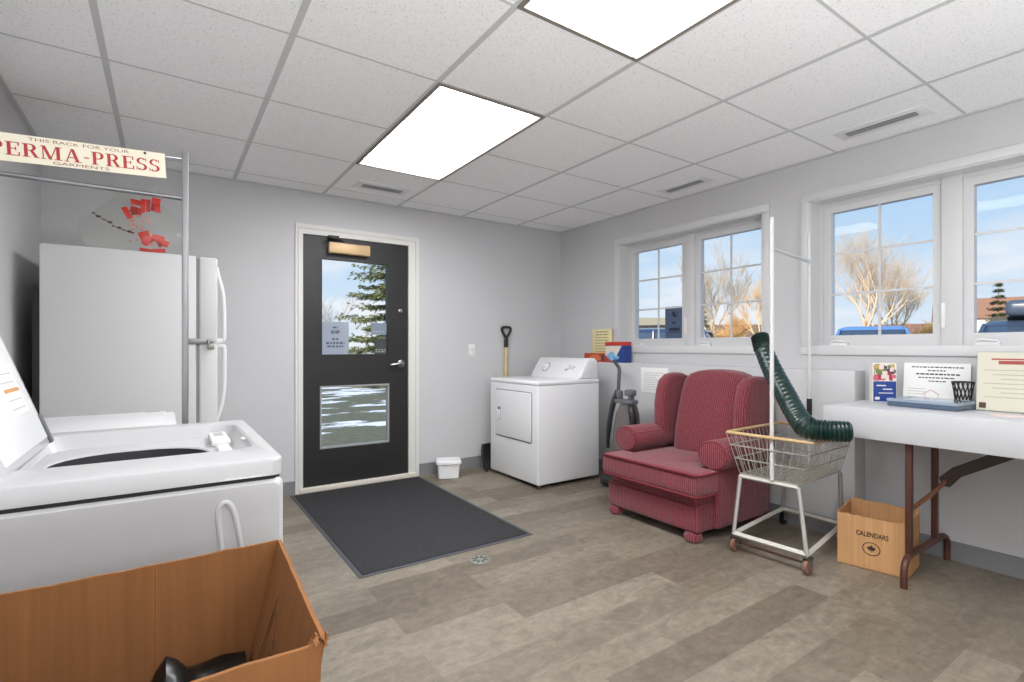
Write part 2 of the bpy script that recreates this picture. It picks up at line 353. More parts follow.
# ------------------------------------------------------------------ windows
def window(idx, w):
    root = thing('window_%d' % idx, None, None, (XR, (w[0]+w[1])/2, WZ[0]), kind='structure')
    y0, y1 = w; z0, z1 = WZ; a, b = hole(w); za, zb = z0+c_, z1-c_
    t = MB(); tk = .014
    t.box(XR-tk, XR, y0, y1, zb, z1, .003); t.box(XR-tk, XR, y0, y1, z0, za, .003)
    t.box(XR-tk, XR, y0, a, za, zb, .003); t.box(XR-tk, XR, b, y1, za, zb, .003)
    t.build('casing', M_trim, root)
    r = MB(); d = XR+.20      # reveal lining
    r.box(XR-.004, d, a, a+.008, za, zb).box(XR-.004, d, b-.008, b, za, zb).box(XR-.004, d, a, b, zb-.008, zb).box(XR-.004, d, a, b, za, za+.008)
    r.build('reveal_lining', M_trim, root)
    f = MB(); fx0, fx1 = XR+.115, XR+.19; fw = .03
    f.box(fx0, fx1, a, b, za, za+fw).box(fx0, fx1, a, b, zb-fw, zb).box(fx0, fx1, a, a+fw, za+fw, zb-fw).box(fx0, fx1, b-fw, b, za+fw, zb-fw)
    ym = (a+b)/2; mw = .045
    f.box(fx0-.012, fx1-.002, ym-mw, ym+mw, za+.001, zb-.001, .004)
    f.build('window_frame', M_vinyl, root)
    for (p, q) in ((a+fw, ym-mw), (ym+mw, b-fw)):
        s = MB(); sx0, sx1 = XR+.125, XR+.175; sw = .042; zs0, zs1 = za+fw, zb-fw
        s.box(sx0, sx1, p, q, zs0, zs0+sw).box(sx0, sx1, p, q, zs1-sw, zs1).box(sx0, sx1, p, p+sw, zs0+sw, zs1-sw).box(sx0, sx1, q-sw, q, zs0+sw, zs1-sw)
        so = s.build('sash', M_vinyl, root)
        gy0, gy1, gz0, gz1 = p+sw, q-sw, zs0+sw, zs1-sw
        g = MB().box(XR+.148, XR+.152, gy0-.003, gy1+.003, gz0-.003, gz1+.003).build('glass_pane', M_glass, so)
        m = MB(); mm = .007
        m.box(XR+.140, XR+.1475, (gy0+gy1)/2-mm, (gy0+gy1)/2+mm, gz0, gz1)
        for k in (1, 2):
            zz = gz0+(gz1-gz0)*k/3; m.box(XR+.1405, XR+.147, gy0, gy1, zz-mm, zz+mm)
        m.build('muntin_grid', M_vinyl, so)
        # fold-down crank at the bottom of the sash, towards the room corner
        k = MB(); cy = q-.09
        k.box(XR+.092, XR+.128, cy-.06, cy+.04, za+.004, za+.03, .006); k.tube([(XR+.088, cy-.05, za+.03), (XR+.08, cy+.0, za+.038), (XR+.084, cy+.03, za+.032)], .006)
        k.build('crank_handle', M_white2, root)
    # sash lock on the mullion
    MB().box(XR+.096, XR+.106, ym+.025, ym+.045, za+.10, za+.24, .004).build('sash_lock', M_white2, root)
    return root
window(1, W1); window(2, W2)

# ------------------------------------------------------------------ back door
M_door = mat('dark_brown_door', (30, 28, 28), 0.5, var=0.06, vs=4)
M_dframe = mat('door_frame_paint', (214, 212, 208), 0.5)
dr = thing('door_1', None, None, ((DX0+DX1)/2, YB, 0), kind='structure')
d = MB()
fo = .055; fd0 = YB-.012
for (x0, x1) in ((DX0, DX0+fo), (DX1-fo*1.75, DX1)):
    d.box(x0, x1, fd0, YB+.16, 0, DZ-.075)
d.box(DX0, DX1, fd0, YB+.16, DZ-.075, DZ)
d.build('door_frame', M_dframe, dr)
d = MB(); d.box(DX0+.02, DX0+.028, YB-.02, YB-.012, 0, DZ-.03).box(DX1-.034, DX1-.026, YB-.02, YB-.012, 0, DZ-.03).box(DX0+.02, DX1-.026, YB-.02, YB-.012, DZ-.034, DZ-.026)
d.build('frame_bead', M_dframe, dr)
MB().box(DX0+.03, DX1-.03, YB-.03, YB+.16, 0, .036, .006).build('threshold', mat('threshold', (214, 208, 196), 0.5), dr)
SX0, SX1, SZ0, SZ1 = DX0+fo, DX1-fo*1.75, .037, DZ-.075
sy0, sy1 = YB+.004, YB+.048
GU = (.995, 1.546, 1.042, 1.813); GL = (.991, 1.549, .318, .808)
s = MB()
s.box(SX0, GU[0], sy0, sy1, SZ0, SZ1).box(GU[1], SX1, sy0, sy1, SZ0, SZ1)
s.box(GU[0], GU[1], sy0, sy1, GU[3], SZ1).box(GU[0], GU[1], sy0, sy1, GL[3], GU[2]).box(GU[0], GU[1], sy0, sy1, SZ0, GL[2])
leaf = s.build('door_leaf', M_door, dr)
for q in (GU, GL):
    b = MB(); w = .012
    b.box(q[0], q[0]+w, sy0-.004, sy1, q[2], q[3]).box(q[1]-w, q[1], sy0-.004, sy1, q[2], q[3]).box(q[0]+w, q[1]-w, sy0-.004, sy1, q[2], q[2]+w).box(q[0]+w, q[1]-w, sy0-.004, sy1, q[3]-w, q[3])
    b.build('glazing_bead', mat('bead_grey', (150, 150, 148), 0.5) if q is GL else M_door, leaf)
    MB().box(q[0]+.01, q[1]-.01, YB+.022, YB+.027, q[2]+.01, q[3]-.01).build('door_glass', M_glass, leaf)
k = MB(); hz = .972
k.lathe([(.0, 0), (.032, 0), (.034, -.006), (.028, -.012), (.012, -.016), (.012, -.045), (0, -.045)], (1.652, sy0, hz), 'y', 16)
k.tube([(1.652, sy0-.042, hz), (1.62, sy0-.046, hz), (1.565, sy0-.04, hz-.006), (1.55, sy0-.034, hz-.008)], [.012, .011, .010, .008])
k.build('door_handle', M_steel, dr)
MB().lathe([(0, 0), (.018, 0), (.018, -.012), (.010, -.016), (0, -.016)], (1.645, sy0, 1.418), 'y', 14).box(1.641, 1.649, sy0-.03, sy0-.014, 1.40, 1.436, .002).build('deadbolt', M_steel, dr)
k = MB().box(1.046, 1.370, sy0-.062, sy0, 1.845, 1.928, .008)
k.build('door_closer', mat('brass_closer', (196, 166, 124), 0.45, 0.2), dr)
MB().tube([(1.16, sy0-.04, 1.93), (1.16, sy0-.04, 1.945), (1.02, sy0-.10, 1.955), (1.10, sy0-.02, 1.965)], .008).box(1.05, 1.13, YB-.03, YB-.008, 1.955, 1.985, .003).build('closer_arm', M_black, dr)

# ------------------------------------------------------------------ ceiling lights
M_diff = bpy.data.materials.new('lit_diffuser'); M_diff.use_nodes = True
t = M_diff.node_tree; p = t.nodes['Principled BSDF']; p.inputs['Base Color'].default_value = lin((235, 230, 220)); p.inputs['Roughness'].default_value = 0.6
c = N(t, 'ShaderNodeTexCoord'); n = N(t, 'ShaderNodeTexNoise'); n.inputs['Scale'].default_value = 2.2; n.inputs['Detail'].default_value = 2; L(t, c.outputs['Object'], n.inputs[0])
r = N(t, 'ShaderNodeMixRGB'); r.inputs[1].default_value = lin((252, 253, 255)); r.inputs[2].default_value = lin((240, 242, 246)); L(t, n.outputs[0], r.inputs[0])
L(t, r.outputs[0], p.inputs['Emission Color']); p.inputs['Emission Strength'].default_value = PANEL_E
M_fix = mat('fixture_trim', (128, 122, 112), 0.5)
LBL = ['lit rectangular ceiling light panel nearest the back door', 'lit rectangular ceiling light panel cut off by the top of the photo']
for (px, py), lb in zip(PANELS, LBL):
    th = thing('ceiling_light', lb, 'ceiling light', (px, py, CEIL), group='ceiling light panels')
    f = MB(); o, w = .302, .018; oy = .607
    z0, z1 = CEIL-.008, CEIL+.05
    f.box(px-o, px-o+w, py-oy, py+oy, z0, z1).box(px+o-w, px+o, py-oy, py+oy, z0, z1).box(px-o+w, px+o-w, py-oy, py-oy+w, z0, z1).box(px-o+w, px+o-w, py+oy-w, py+oy, z0, z1)
    f.build('light_frame', M_fix, th)
    MB().box(px-o+w, px+o-w, py-oy+w, py+oy-w, CEIL+.028, CEIL+.036).build('diffuser', M_diff, th)
    MB().box(px-o, px+o, py-oy, py+oy, CEIL+.05, CEIL+.09).build('housing', M_fix, th)

# ------------------------------------------------------------------ slot vents
M_slot = mat('vent_slot', (120, 120, 122), 0.6)
def vent(lb, cx, cy, hx, hy):
    th = thing('ceiling_vent', lb, 'air vent', (cx, cy, CEIL), group='slot vents in the ceiling')
    MB().box(cx-hx-.05, cx+hx+.05, cy-hy-.05, cy+hy+.05, CEIL-.005, CEIL+.001, .002).build('vent_plate', mat('vent_white', (224, 224, 224), 0.5), th)
    lx = hx > hy
    b = MB()
    MB().box(cx-hx, cx+hx, cy-hy, cy+hy, CEIL-.0065, CEIL-.004).build('slot_opening', M_slot, th)
    for k in (-1, 0, 1):
        if lx: b.box(cx-hx, cx+hx, cy+k*hy*.6-.003, cy+k*hy*.6+.003, CEIL-.012, CEIL-.0065)
        else: b.box(cx+k*hx*.6-.003, cx+k*hx*.6+.003, cy-hy, cy+hy, CEIL-.012, CEIL-.0065)
    b.build('louver', mat('louver_grey', (150, 150, 152), 0.5), th)
vent('slot air vent in the ceiling above the back door', 1.34, 3.71, .15, .032)
vent('short slot ceiling vent near the top of the smaller window', 3.16, 2.40, .026, .15)
vent('slot ceiling vent above the large window with the tree behind', 3.15, 1.15, .026, .16)

# ------------------------------------------------------------------ wall switch
th = thing('light_switch', 'white light switch plate on the wall beside the back door', 'light switch', (2.337, YB, 1.03))
MB().box(2.303, 2.371, YB-.007, YB, 1.028, 1.140, .003).build('switch_plate', M_white2, th)
MB().box(2.322, 2.352, YB-.010, YB-.006, 1.052, 1.116, .002).build('switch_rocker', M_white2, th)
MB().box(2.331, 2.343, YB-.0115, YB-.0095, 1.082, 1.090, .001).build('switch_mark', M_grey, th)

# ================================================================== armchair
ch = thing('armchair', 'burgundy striped wingback armchair between the vacuum cleaner and the wire cart', 'armchair', (2.83, 2.13, 0))
M_pipe = mat('maroon_piping', (112, 34, 44), 0.85)
MB().box(2.465, 3.20, 1.79, 2.49, .055, .215, .02, 3).build('seat_base', M_fab, ch)
MB().box(2.478, 3.19, 1.80, 2.48, .20, .272, .025, 3).build('front_rail', M_fab, ch)
MB().tube([(2.470, 1.80, .207), (2.470, 2.48, .207)], .006).build('rail_piping', M_pipe, ch)
T = [(2.41, 1.745), (2.41, 2.475), (2.60, 2.475), (2.60, 2.375), (2.99, 2.375), (2.99, 1.875), (2.60, 1.875), (2.60, 1.745)]
cu = MB().prism(T, 'z', .272, .412, .03, 4).ball((2.74, 2.12, .385), .2, sc=(1.25, 1.2, .22), u=20, v=10).build('seat_cushion', M_fab, ch, smooth=60)
pp = MB()
for zz in (.402, .282):
    pp.tube([(2.412, 1.752, zz), (2.405, 1.77, zz), (2.405, 2.45, zz), (2.412, 2.47, zz), (2.59, 2.477, zz)], .0065, 6); pp.tube([(2.412, 1.752, zz), (2.43, 1.742, zz), (2.59, 1.742, zz)], .0065, 6)
pp.build('cushion_piping', M_pipe, cu)
for nm, yc, sg in (('armrest', 1.795, -1), ('armrest', 2.448, 1)):
    a = MB()
    a.box(2.614, 3.15, yc-.035, yc+.035, .06, .46, .02, 3)
    prof = []
    for k in range(24):
        an = 2*PI*k/24; prof.append((yc+sg*.008+.098*math.cos(an), .487+.085*math.sin(an)))
    a.prism(prof, 'x', 2.60, 3.10, .02, 3)
    ar = a.build(nm, M_fab, ch, smooth=50)
    pr = [(2.606, yc+sg*.008+.088*math.cos(2*PI*k/24), .487+.076*math.sin(2*PI*k/24)) for k in range(24)]
    MB().tube(pr, .006, 6, closed=True).build('arm_piping', M_pipe, ar)
# outer sides and back
for y_ in (1.782, 2.465): MB().box(2.62, 3.21, y_, y_+.033, .06, .47, .012, 2).build('side_panel', M_fab, ch)
MB().prism([(3.08, .06), (3.19, .06), (3.235, .86), (3.20, .90), (3.12, .88)], 'y', 1.77, 2.43, .02, 3).build('back_panel', M_fab, ch)
lv = []
for z, x0, x1, hy in ((.36, 2.93, 3.14, .25), (.42, 2.915, 3.15, .255), (.55, 2.935, 3.17, .26), (.70, 2.98, 3.19, .26), (.80, 3.005, 3.21, .255), (.885, 3.03, 3.22, .24), (.925, 3.045, 3.225, .205), (.945, 3.06, 3.22, .15), (.957, 3.09, 3.20, .08), (.960, 3.12, 3.17, .03)):
    lv.append([(px, py, z) for px, py in rrect((x0+x1)/2, 2.09, (x1-x0)/2, hy, min((x1-x0)/2, hy)*.75)])
MB().loft(lv).build('back_cushion', M_fab, ch, smooth=70)
W_ = [(3.225, .42), (2.93, .42), (2.885, .50), (2.868, .60), (2.870, .72), (2.888, .81), (2.915, .880), (2.97, .92), (3.05, .93), (3.12, .925), (3.18, .905), (3.225, .87)]
for y0, y1 in ((1.748, 1.838), (2.362, 2.452)):
    w = MB().prism(W_, 'y', y0, y1, .035, 4).build('wing', M_fab, ch, smooth=60)
for x in (2.50, 3.13):
    for y in (1.84, 2.44):
        MB().lathe([(0, 0), (.032, 0), (.048, .012), (.052, .03), (.044, .05), (.030, .056), (0, .058)], (x, y, 0), 'z', 18).build('leg', M_fab, ch)

# ================================================================== dryer
dy = thing('clothes_dryer', 'white clothes dryer with a sloped dial console in the room corner', 'dryer', (2.72, 3.525, 0))
dx0, dx1, dy0, dy1, dz = 2.395, 3.045, 3.172, 3.878, .845
b = MB().box(dx0, dx1, dy0, dy1, .028, dz-.035, .012, 3)
b.build('cabinet', M_white, dy)
MB().box(dx0-.004, dx1, dy0-.003, dy1+.003, dz-.04, dz, .014, 3).build('top_panel', M_white, dy)
MB().box(dx0+.004, dx1-.01, dy0+.004, dy1-.004, dz-.044, dz-.039).build('top_seam', mat('seam_grey', (150, 150, 152), 0.6), dy)
dd = MB().box(dx0-.012, dx0+.004, dy0+.085, dy1-.105, .355, .745, .008, 3).build('dryer_door', M_white, dy)
MB().tube([(dx0-.002, dy0+.08, .36), (dx0-.002, dy0+.08, .74), (dx0-.002, dy0+.09, .75), (dx0-.002, dy1-.11, .75), (dx0-.002, dy1-.10, .74), (dx0-.002, dy1-.10, .36), (dx0-.002, dy1-.11, .35), (dx0-.002, dy0+.09, .35)], .0035, 6, closed=True).build('door_gap', mat('gap_grey', (130, 130, 132), 0.7), dd)
MB().box(dx0-.013, dx0-.010, dy1-.185, dy1-.145, .49, .60, .004).build('handle_recess', M_grey, dd)
MB().box(dx0-.024, dx0-.012, dy1-.182, dy1-.148, .495, .575, .004).build('door_pull', M_white2, dd)
con = MB().prism([(dx1-.215, dz), (dx1-.205, dz+.03), (dx1-.120, dz+.158), (dx1-.098, dz+.172), (dx1-.03, dz+.172), (dx1-.005, dz+.152), (dx1, dz)], 'y', dy0+.012, dy1-.012, .02, 3).build('control_console', M_white, dy)
nrm = Vector((-.115, 0, .08)).normalized(); 
def on_con(y, tt): return Vector((dx1-.205+.08*tt, y, dz+.03+.115*tt))
def disc(m, c, nrm, r, h, n=20):
    u = nrm.orthogonal().normalized(); w = nrm.cross(u)
    m.loft([[c+nrm*a+(u*math.cos(2*PI*k/n)+w*math.sin(2*PI*k/n))*q for k in range(n)] for a, q in ((-.004, r), (h*.3, r), (h, r*.85))])
nrm = Vector((-.82, 0, .57)).normalized()
m = MB(); disc(m, on_con(dy1-.19, .5), nrm, .052, .004); m.build('dial_ring', mat('dial_grey', (150, 150, 152), 0.5), con)
m = MB(); disc(m, on_con(dy1-.19, .5), nrm, .043, .006); disc(m, on_con(dy1-.19, .5), nrm, .022, .022); m.build('dial', M_white2, con)
m = MB(); disc(m, on_con(dy0+.22, .52), nrm, .026, .018); m.build('dial', M_white2, con)
m = MB(); disc(m, on_con(dy0+.22, .52), nrm, .034, .003); m.build('dial_ring', mat('dial_grey', (150, 150, 152), 0.5), con)
m = MB(); cc = on_con(dy0+.15, .55)
fm = frame(cc+nrm*.001, (0, -1, 0), nrm.cross(Vector((0, -1, 0))))
m.box(-.03, .03, .0, .006, 0, .001, M=fm).box(-.03, .02, -.018, -.013, 0, .001, M=fm); m.build('console_print', M_grey, con)
for x in (dx0+.05, dx1-.05):
    for y in (dy0+.05, dy1-.05): MB().lathe([(0, 0), (.02, 0), (.02, .012), (.011, .014), (.011, .03), (0, .03)], (x, y, 0), 'z', 12).build('foot', M_grey, dy)

# ================================================================== snow shovel behind the dryer
sv = thing('snow_shovel', 'snow shovel with black D grip and wooden shaft standing behind the dryer', 'shovel', (2.66, 4.03, 0))
MB().tube([(2.655, 4.02, .16), (2.690, 4.075, .80), (2.702, 4.085, 1.14)], .0165, 10).build('shaft', mat('pale_wood', (206, 182, 128), 0.6, var=.08, vs=12), sv)
gp = [(0, -.05), (0, 0), (-.008, .02), (-.040, .07), (-.050, .098), (-.038, .115), (0, .118), (.038, .115), (.050, .098), (.040, .07), (.008, .02), (0, 0)]
g = MB().tube(smooth_path([(2.702+a, 4.082, 1.185+b_) for a, b_ in gp], 4), .0125, 10)
g.tube([(2.701, 4.085, 1.11), (2.702, 4.083, 1.19)], .021, 10)
g.build('d_grip', M_rubber, sv)
lo = []
for k in range(9):
    a = k/8; z = .004+.225*a; yy = 4.03+.02*math.sin(a*PI)-.06*(1-a)**2
    lo.append([(2.365, yy-.085, z), (2.385, yy-.02, z), (2.64, yy, z), (2.895, yy-.02, z), (2.915, yy-.085, z), (2.903, yy-.085, z), (2.880, yy-.03, z), (2.64, yy-.012, z), (2.400, yy-.03, z), (2.377, yy-.085, z)])
MB().loft(lo).build('blade', M_rubber, sv)
# ================================================================== white tub
tb_ = thing('plastic_tub', 'small white plastic tub with lid on the floor beside the doormat', 'tub', (2.005, 3.93, 0), rotz=-.42)
def tub_loops(prof):
    ls = []
    R = Matrix.Rotation(-.42, 3, 'Z')
    for hx, hy, z in prof:
        ls.append([tuple((R @ Vector((px, py, 0)))+Vector((2.005, 3.93, z))) for px, py in rrect(0, 0, hx, hy, .02)])
    return ls
MB().loft(tub_loops([(.082, .064, 0), (.086, .068, .004), (.094, .076, .128)])).build('tub_body', M_white2, tb_)
MB().loft(tub_loops([(.102, .083, .120), (.106, .087, .124), (.106, .087, .144), (.100, .081, .152), (.082, .064, .152), (.080, .062, .148)])).build('tub_lid', M_white2, tb_)

# ================================================================== upright vacuum
vc = thing('vacuum_cleaner', 'grey upright vacuum cleaner with cloth bag between dryer and armchair', 'vacuum cleaner', (2.98, 2.88, 0))
M_bag = mat('vacuum_bag', (98, 94, 91), 0.9, var=.12, vs=14)
MB().box(2.87, 3.05, 2.72, 3.0, .012, .09, .03, 3).box(2.93, 3.05, 2.76, 2.93, .07, .20, .035, 3).build('power_head', M_rubber, vc)
for y in (2.705, 3.015):
    MB().lathe([(0, -.015), (.03, -.015), (.03, .015), (0, .015)], (3.02, y, .03), 'y', 14).build('wheel', M_black, vc)
lv = []
for z, hx, hy in ((.14, .03, .04), (.20, .06, .085), (.32, .075, .108), (.46, .072, .108), (.58, .062, .095), (.650, .045, .07), (.67, .02, .03)):
    xc = 3.0+.10*(z-.14); lv.append([(px, py, z) for px, py in rrect(xc, 2.85, hx, hy, min(hx, hy)*.8)])
MB().loft(lv).build('dust_bag', M_bag, vc, smooth=80)
MB().tube(smooth_path([(2.96, 2.985, .30), (2.965, 2.985, .40), (2.985, 2.98, .55), (3.015, 2.97, .68), (3.04, 2.96, .76)], 4), [.016]*5+[.02]*5+[.022]*4+[.018]*3, 8).build('lower_tube', M_black, vc)
MB().tube(smooth_path([(3.04, 2.955, .66), (3.06, 2.96, .84), (3.075, 2.97, .93), (3.07, 2.99, .965), (3.06, 3.03, 1.01), (3.055, 3.06, 1.03)], 5), .0145, 10).build('handle_tube', mat('handle_grey', (70, 72, 76), 0.4), vc)
MB().tube([(3.062, 3.02, 1.0), (3.052, 3.075, 1.045)], .02, 10).build('hand_grip', mat('grip_blue', (110, 150, 184), 0.5), vc)
MB().box(3.0, 3.075, 2.765, 2.965, .66, .695, .008).box(3.02, 3.075, 2.92, 2.965, .69, .76, .01).box(3.02, 3.07, 2.80, 2.83, .69, .73, .006).box(3.01, 3.075, 2.78, 2.86, .725, .775, .012).build('bag_bracket', M_grey, vc)
MB().tube(smooth_path([(3.02, 2.785, .65), (2.99, 2.755, .62), (2.985, 2.735, .55), (3.0, 2.74, .46)], 5), .03, 10).build('cord_bundle', M_black, vc)

# ================================================================== things on the window ledge by the dryer
M_red = mat('box_red', (196, 58, 44), 0.55); M_blue = mat('box_blue', (34, 62, 134), 0.55); M_lblue = mat('box_light_blue', (120, 176, 214), 0.55)
lz = BZ
th = thing('detergent_box', 'blue and red cardboard detergent box on the ledge under the smaller window', 'box', (3.33, 3.23, lz))
x0, x1, y0, y1, z1 = 3.285, 3.375, 3.115, 3.345, lz+.178
MB().box(x0, x1, y0, y1, lz, z1, .002).build('carton', M_blue, th)
MB().box(x0-.002, x1+.001, y0-.001, y1+.001, z1-.028, z1+.006, .002).build('top_flap', M_red, th)
MB().prism([(y1-.002, lz+.06), (y0+.09, lz+.06), (y0+.03, z1-.03), (y1-.002, z1-.03)], 'x', x0-.0015, x0).build('white_panel', mat('panel_cream', (222, 214, 200), 0.6), th)
m = MB().ball((x0, y0+.15, lz+.07), .05, sc=(.05, 1, .7)).ball((x0-.001, y0+.10, lz+.045), .035, sc=(.05, 1.2, .5)); m.build('printed_shape', M_lblue, th)
MB().prism([(y1, lz+.004), (y1-.07, lz+.004), (y1-.05, lz+.05), (y1, lz+.06)], 'x', x0-.002, x0).build('red_corner', M_red, th)
th = thing('snack_box', 'low red box on the ledge beside the blue detergent box', 'box', (3.33, 3.50, lz))
MB().box(3.29, 3.37, 3.36, 3.63, lz, lz+.082, .003).build('carton', mat('box_rust', (186, 78, 48), 0.6), th)
MB().prism([(3.40, lz+.02), (3.45, lz+.075), (3.53, lz+.06), (3.58, lz+.03), (3.50, lz+.012)], 'x', 3.288, 3.29).build('printed_shape', mat('box_orange', (214, 120, 76), 0.6), th)
MB().box(3.289, 3.29, 3.365, 3.40, lz+.01, lz+.07).build('dark_print', M_ink, th)
th = thing('notice_card', 'pale yellow notice card leaning on the wall above the red box', 'notice', (3.386, 3.49, lz))
MB().box(3.382, 3.388, 3.36, 3.62, lz+.002, lz+.305, .001).build('card', mat('card_yellow', (226, 216, 166), 0.8), th)
def lines(m, X, y0, y1, rows, dirn=-1, th_=.004, e=.0006, seed=1):
    """rows of ragged print on a plane x = X facing -x"""
    rd = random.Random(seed)
    for z, h, a, bq in rows:
        y = y1-(y1-y0)*a; yend = y1-(y1-y0)*bq
        while y > yend:
            w = rd.uniform(.4, 1.3)*h*3; m.box(X-e, X, max(yend, y-w), y, z, z+h); y -= w+h*.7
m = MB(); lines(m, 3.382, 3.37, 3.61, [(lz+.305-.03-.026*k, .010 if k in (0, 1) else .006, .15, .85) for k in range(9)], seed=3); m.build('print', mat('print_grey', (150, 142, 112), 0.8), th)
th = thing('wall_notice', 'white paper notice taped to the low wall left of the armchair back', 'notice', (BX-.001, 2.765, .74))
MB().box(BX-.003, BX-.0005, 2.628, 2.904, .742, .945, .0005).build('sheet', M_paper, th)
m = MB(); lines(m, BX-.003, 2.65, 2.88, [(.90-.019*k, .006, .05, .9-.15*(k % 3)) for k in range(8)], seed=5); m.build('print', mat('print_faint', (190, 188, 186), 0.8), th)

# ================================================================== floor mat, floor drain
M_mat = mat('mat_pile', (52, 52, 53), 0.98, spec=0.1, var=.42, vs=170, bump=.5, bs=350)
fm_ = thing('floor_mat', 'charcoal entrance mat with rubber edge in front of the back door', 'mat', (1.29, 3.27, 0))
mx0, mx1, my0, my1 = .768, 1.80, 2.435, 4.07
MB().box(mx0, mx1, my0, my1, 0, .004, .002).build('rubber_edge', mat('mat_edge', (70, 71, 74), 0.6), fm_)
MB().box(mx0+.022, mx1-.022, my0+.022, my1-.022, .003, .009, .003).build('pile', M_mat, fm_)
dn = thing('floor_drain', 'round metal floor drain cover just in front of the doormat', 'drain', (1.358, 2.302, 0))
M_drain = mat('drain_metal', (140, 142, 132), 0.5, 0.5)
MB().lathe([(0, 0), (.052, 0), (.054, .002), (.050, .004), (0, .004)], (1.358, 2.302, 0), 'z', 28).build('cover', M_drain, dn)
m = MB()
for k in range(8):
    a = 2*PI*k/8; m.box(.018, .044, -.006, .006, .0035, .0048, M=Matrix.Translation((1.358, 2.302, 0)) @ Matrix.Rotation(a, 4, 'Z'))
m.build('slot', mat('drain_slot', (76, 78, 70), 0.7), dn)

# ================================================================== laundry cart
ct = thing('laundry_cart', 'wire basket laundry cart on casters with two tall white poles', 'cart', (2.90, 1.50, 0), rotz=.15)
FL, FR_, BL, BR = Vector((2.56, 1.625, 0)), Vector((2.585, 1.255, 0)), Vector((3.20, 1.70, 0)), Vector((3.20, 1.36, 0))
def at(v, z): return Vector((v.x, v.y, z))
m = MB()
for a, b2 in ((FL, FR_), (FL, BL), (FR_, BR), (BL, BR)):
    m.tube([at(a, .098), at(b2, .098)], .0145, 4)
m.build('base_frame', M_cream, ct)
MB().tube([at(FL, .045)+Vector((.03, 0, 0)), at(FR_, .045)+Vector((.03, 0, 0))], .006, 6).build('axle_rod', mat('rusty_rod', (96, 66, 52), 0.7), ct)
bt_ = [Vector((2.655, 1.645, .405)), Vector((2.668, 1.335, .405)), Vector((3.18, 1.36, .405)), Vector((3.17, 1.66, .405))]
rt = [Vector((2.605, 1.70, .635)), Vector((2.648, 1.250, .635)), Vector((3.13, 1.275, .635)), Vector((3.215, 1.722, .635))]
for a, b2 in ((FL, bt_[0]), (FR_, bt_[1]), (BR, bt_[2]), (BL, bt_[3])):
    MB().tube([at(a, .098), b2+Vector((0, 0, -.01))], .0115, 10).build('leg', M_gal, ct)
M_wire = mat('basket_wire', (180, 176, 166), 0.35, 0.5)
m = MB()
n1, n2 = 10, 14
def lerp(a, b, t): return a*(1-t)+b*t
for i in range(4):
    A, B, C2, D2 = bt_[i], bt_[(i+1) % 4], rt[i], rt[(i+1) % 4]
    n = n1 if i % 2 == 0 else n2
    for k in range(n):
        t_ = k/n; m.tube([lerp(A, B, t_), lerp(C2, D2, t_)], .0026, 5)
for lvl in (0, .38, .70):
    ring = [lerp(bt_[i], rt[i], lvl) for i in range(4)]
    for i in range(4): m.tube([ring[i], ring[(i+1) % 4]], .0042 if lvl else .005, 6)
for k in range(1, 11): m.tube([lerp(bt_[0], bt_[1], k/11), lerp(bt_[3], bt_[2], k/11)], .0024, 5)
for k in range(1, 15): m.tube([lerp(bt_[0], bt_[3], k/15), lerp(bt_[1], bt_[2], k/15)], .0024, 5)
m.build('wire_basket', M_wire, ct)
m = MB(); pts = []
for i in range(4):
    p0, p1, p2 = rt[i-1], rt[i], rt[(i+1) % 4]
    a = p1+(p0-p1).normalized()*.03; b2 = p1+(p2-p1).normalized()*.03
    pts += [a, lerp(lerp(a, p1, .6), lerp(b2, p1, .6), .5), b2]
m.tube(pts, .009, 8, closed=True)
m.build('basket_rim', mat('rim_tan', (196, 166, 120), 0.5), ct)
m = MB().tube([lerp(bt_[0], bt_[1], .0)+Vector((-.006, 0, -.012)), lerp(bt_[0], bt_[1], 1)+Vector((-.006, 0, -.012))], .011, 4); m.build('basket_support', M_cream, ct)
M_pole = mat('white_pole', (206, 206, 204), 0.35)
P1, P2 = Vector((2.648, 1.462, 0)), Vector((3.222, 1.548, 0))
pl = MB().tube([at(P1, .41), at(P1, 1.795)], .0105, 10).build('pole', M_pole, ct)
pl2 = MB().tube([at(P2, .41), at(P2, 1.80)], .0105, 10).build('pole', M_pole, ct)
MB().tube([at(P1, 1.632), at(P2, 1.628)], .0095, 8).build('crossbar', M_pole, ct)
MB().tube([at(P2, .70), at(P2, .80)], .0145, 10).build('black_sleeve', M_black, pl2)
M_caster = mat('caster_tan', (128, 92, 76), 0.55)
for v in (FL, FR_, BL, BR):
    c0 = at(v, .036)+Vector((.012, 0, 0))
    w = MB().lathe([(0, -.011), (.026, -.011), (.036, -.008), (.036, .008), (.026, .011), (0, .011)], c0, 'y', 20).build('caster_wheel', M_caster if v is FR_ or v is FL else M_black, ct)
    MB().box(c0.x-.017, c0.x+.017, c0.y-.017, c0.y-.013, .03, .085).box(c0.x-.017, c0.x+.017, c0.y+.013, c0.y+.017, .03, .085).box(c0.x-.017, c0.x+.017, c0.y-.017, c0.y+.017, .08, .086).build('caster_fork', M_steel, w)
    MB().lathe([(0, -.019), (.008, -.019), (.008, .019), (0, .019)], c0, 'y', 10).build('hub', M_steel, w)

